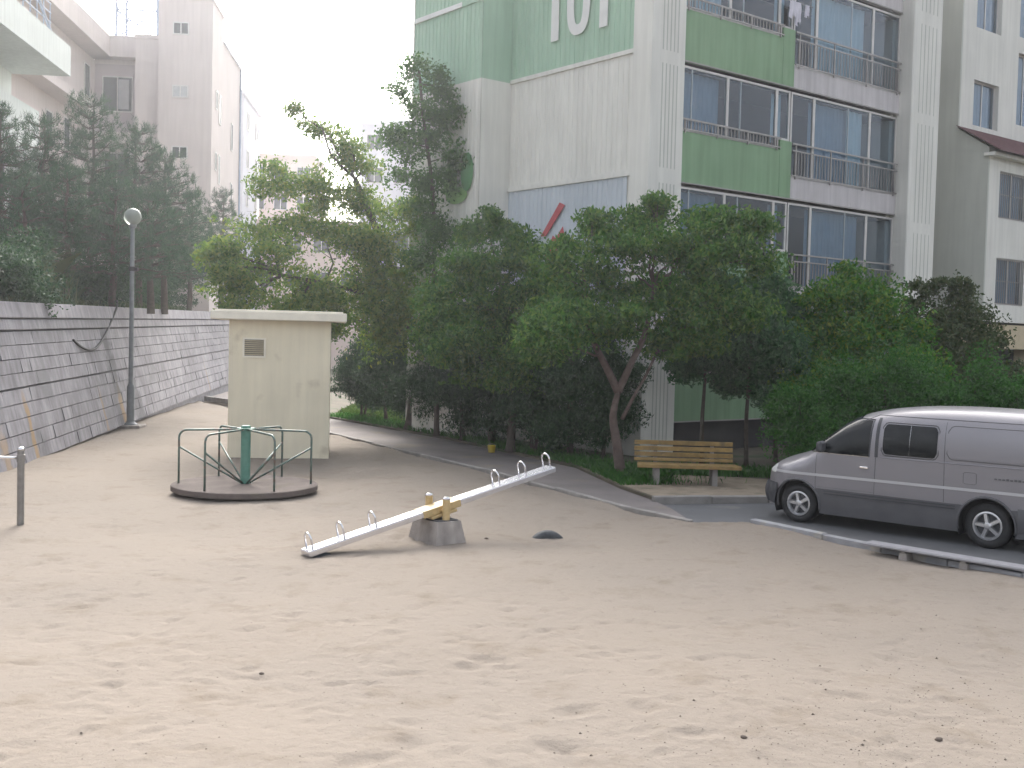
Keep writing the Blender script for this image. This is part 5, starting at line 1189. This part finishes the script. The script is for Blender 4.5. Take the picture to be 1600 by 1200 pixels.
# undergrowth along the top of the wall
ul = ['dark undergrowth bush on the wall top at far left', 'dark undergrowth bush left of the lamp post', 'dark undergrowth bush behind the lamp post', 'dark undergrowth bush right of the lamp post', 'dark undergrowth bush above the wall near the shed', 'low undergrowth bush where the wall meets the olive tree']
for i, (px, Y) in enumerate(((15, 29), (100, 31.5), (165, 34), (225, 37.5), (280, 41.5), (325, 46.5))):
    a = on_wall(px, 480)[0]; p = W0 + WD * a + WN * (2.0 + .25 * i); p.z = hill_z(p); k = p.y / FPX
    r = random.Random(i); bl = [((p.x + r.uniform(-1.3, 1.3), p.y + r.uniform(-1.6, 1.6), p.z + r.uniform(.3, 1.35)), (.9, .9, .5)) for j in range(9)]
    broadleaf('undergrowth_bush', ul[i], p, [p, p + Vector((0, 0, .4)), p + Vector((.05, 0, .8))], .03, bl, 14000, .12, .045, 'l_dark', 'bark', 24, .24, 300 + i, group='undergrowth above the wall', cat='shrub')
# grass: reeds on the wall top, lawn, weeds at the path edge
def blades(name, label, pts, h, w, mat, seed, lean=.5, kind='stuff'):
    r = np.random.default_rng(seed); P = np.array(pts); n = len(P); hh = (h * r.uniform(.45, 1.2, n))[:, None]; a = r.uniform(0, 6.283, n); dx = np.stack([np.cos(a), np.sin(a), np.zeros(n)], 1); b = r.uniform(0, 6.283, n); l = np.stack([np.cos(b), np.sin(b), np.zeros(n)], 1) * lean * hh
    up = np.array([0, 0, 1.0]); A0 = P - dx * w / 2; A1 = P + dx * w / 2; m = P + up * hh * .6 + l * .3; tip = P + up * hh * .85 + l
    V = np.stack([A0, A1, m + dx * w * .35, tip, m - dx * w * .35], 1); o = np_mesh(name, V, 5, mat); tag(o, label, 'grass', kind=kind); return o
def scatter_poly(poly, n, z, seed):
    r = random.Random(seed); xs = [p[0] for p in poly]; ys = [p[1] for p in poly]; out = []
    while len(out) < n:
        x, y = r.uniform(min(xs), max(xs)), r.uniform(min(ys), max(ys)); c = False; j = len(poly) - 1
        for i in range(len(poly)):
            if (poly[i][1] > y) != (poly[j][1] > y) and x < (poly[j][0] - poly[i][0]) * (y - poly[i][1]) / (poly[j][1] - poly[i][1]) + poly[i][0]: c = not c
            j = i
        if c: out.append((x, y, z))
    return out
blades('lawn_grass', 'bright green lawn grass glimpsed behind the conifer trunks', scatter_poly([(-5.7, 36.7), (-3.2, 33.2), (-2.3, 34), (-2.5, 42), (-5.7, 45)], 16000, .108, 1), .16, .018, 'l_grass', 1)
pts = []
rr = random.Random(9)
for i in range(5200):
    a = rr.uniform(-6.5, 26); o = .15 + abs(rr.gauss(0, .9)); p = W0 + WD * a + WN * (.85 + o); pts.append((p.x, p.y, hill_z(p) - .03))
blades('wall_top_grass', 'rough dark grass along the top of the retaining wall', pts, .38, .022, 'l_reed', 2)
pts = []
for i in range(2600):
    cx, cy, s = rr.choice(((-14.0, 29.0, .6), (-13.2, 30.2, .5), (-14.6, 31.0, .6), (-13.0, 27.6, .45))); p = Vector((rr.gauss(cx, s), rr.gauss(cy, s), 0)); pts.append((p.x, p.y, hill_z(p) - .05))
blades('reed_clump', 'tall arching reed grass on the wall top at far left', pts, 1.7, .03, 'l_reed', 3, .75)
pts = []
for i in range(9000):
    k = rr.random() ** .8; j = rr.randrange(len(PATH_FAR) - 3) + 1; a, b = PATH_FAR[j], PATH_FAR[j + 1]; u = rr.random(); x, y = a[0] + (b[0] - a[0]) * u, a[1] + (b[1] - a[1]) * u
    o = abs(rr.gauss(.25, .6)); n_ = Vector((b[1] - a[1], -(b[0] - a[0]), 0)).normalized() * -1
    if n_.x + n_.y < 0: n_ = -n_
    pts.append((x + n_.x * (o + .05), y + n_.y * (o + .05), .10))
for i in range(3500): pts.append((rr.uniform(2.2, 6.5), 22.0 + abs(rr.gauss(0, .7)), .10))
blades('bed_grass', 'low dark grass and weeds under the trees beside the path', pts, .17, .016, 'l_hedge', 4)

def gravel():
    r = np.random.default_rng(77); n = 2000; px = 1600 - np.abs(r.normal(0, 330, n)); py = r.uniform(880, 1210, n); k = r.random(n) < np.clip((py - 860) / 340, .1, 1)
    far = r.random(n) < .25; px[far] = r.uniform(0, 1600, far.sum())
    P = np.array([tuple(gnd(float(a), float(b), 0)) for a, b in zip(px[k], py[k])]); P[:, 2] = [sand_z(a, b) - .001 for a, b in P[:, :2]]; n = len(P); R = r.uniform(.003, .008, n)[:, None] * np.where(r.random(n) > .96, 1.8, 1)[:, None]
    oct_ = np.array([(1, 0, 0), (0, 1, 0), (-1, 0, 0), (0, -1, 0), (0, 0, .8)], float)
    J = r.uniform(.7, 1.3, (n, 5, 1)); V = P[:, None, :] + oct_[None] * R[:, None, :] * J
    T = V[:, [[0, 1, 4], [1, 2, 4], [2, 3, 4], [3, 0, 4]], :].reshape(-1, 3, 3)
    tag(np_mesh('gravel', T, 3, 'stone'), 'scattered fine dark grit on the sand', 'gravel', kind='stuff')
gravel()

# ================================================================== HAZE
hz = MB().box(-90, 90, -40, 150, -2.0, 26.5).build('haze', None); tag(hz, 'thin bright haze hanging over the whole playground', 'haze', kind='stuff')
m = bpy.data.materials.new('haze'); m.use_nodes = True; n = m.node_tree.nodes; n.remove(n['Principled BSDF'])
pv = n.new('ShaderNodeVolumePrincipled'); pv.inputs['Color'].default_value = (.93, .95, 1, 1); pv.inputs['Density'].default_value = 0.0012; pv.inputs['Anisotropy'].default_value = .72
m.node_tree.links.new(pv.outputs[0], n['Material Output'].inputs['Volume']); hz.data.materials.append(m)
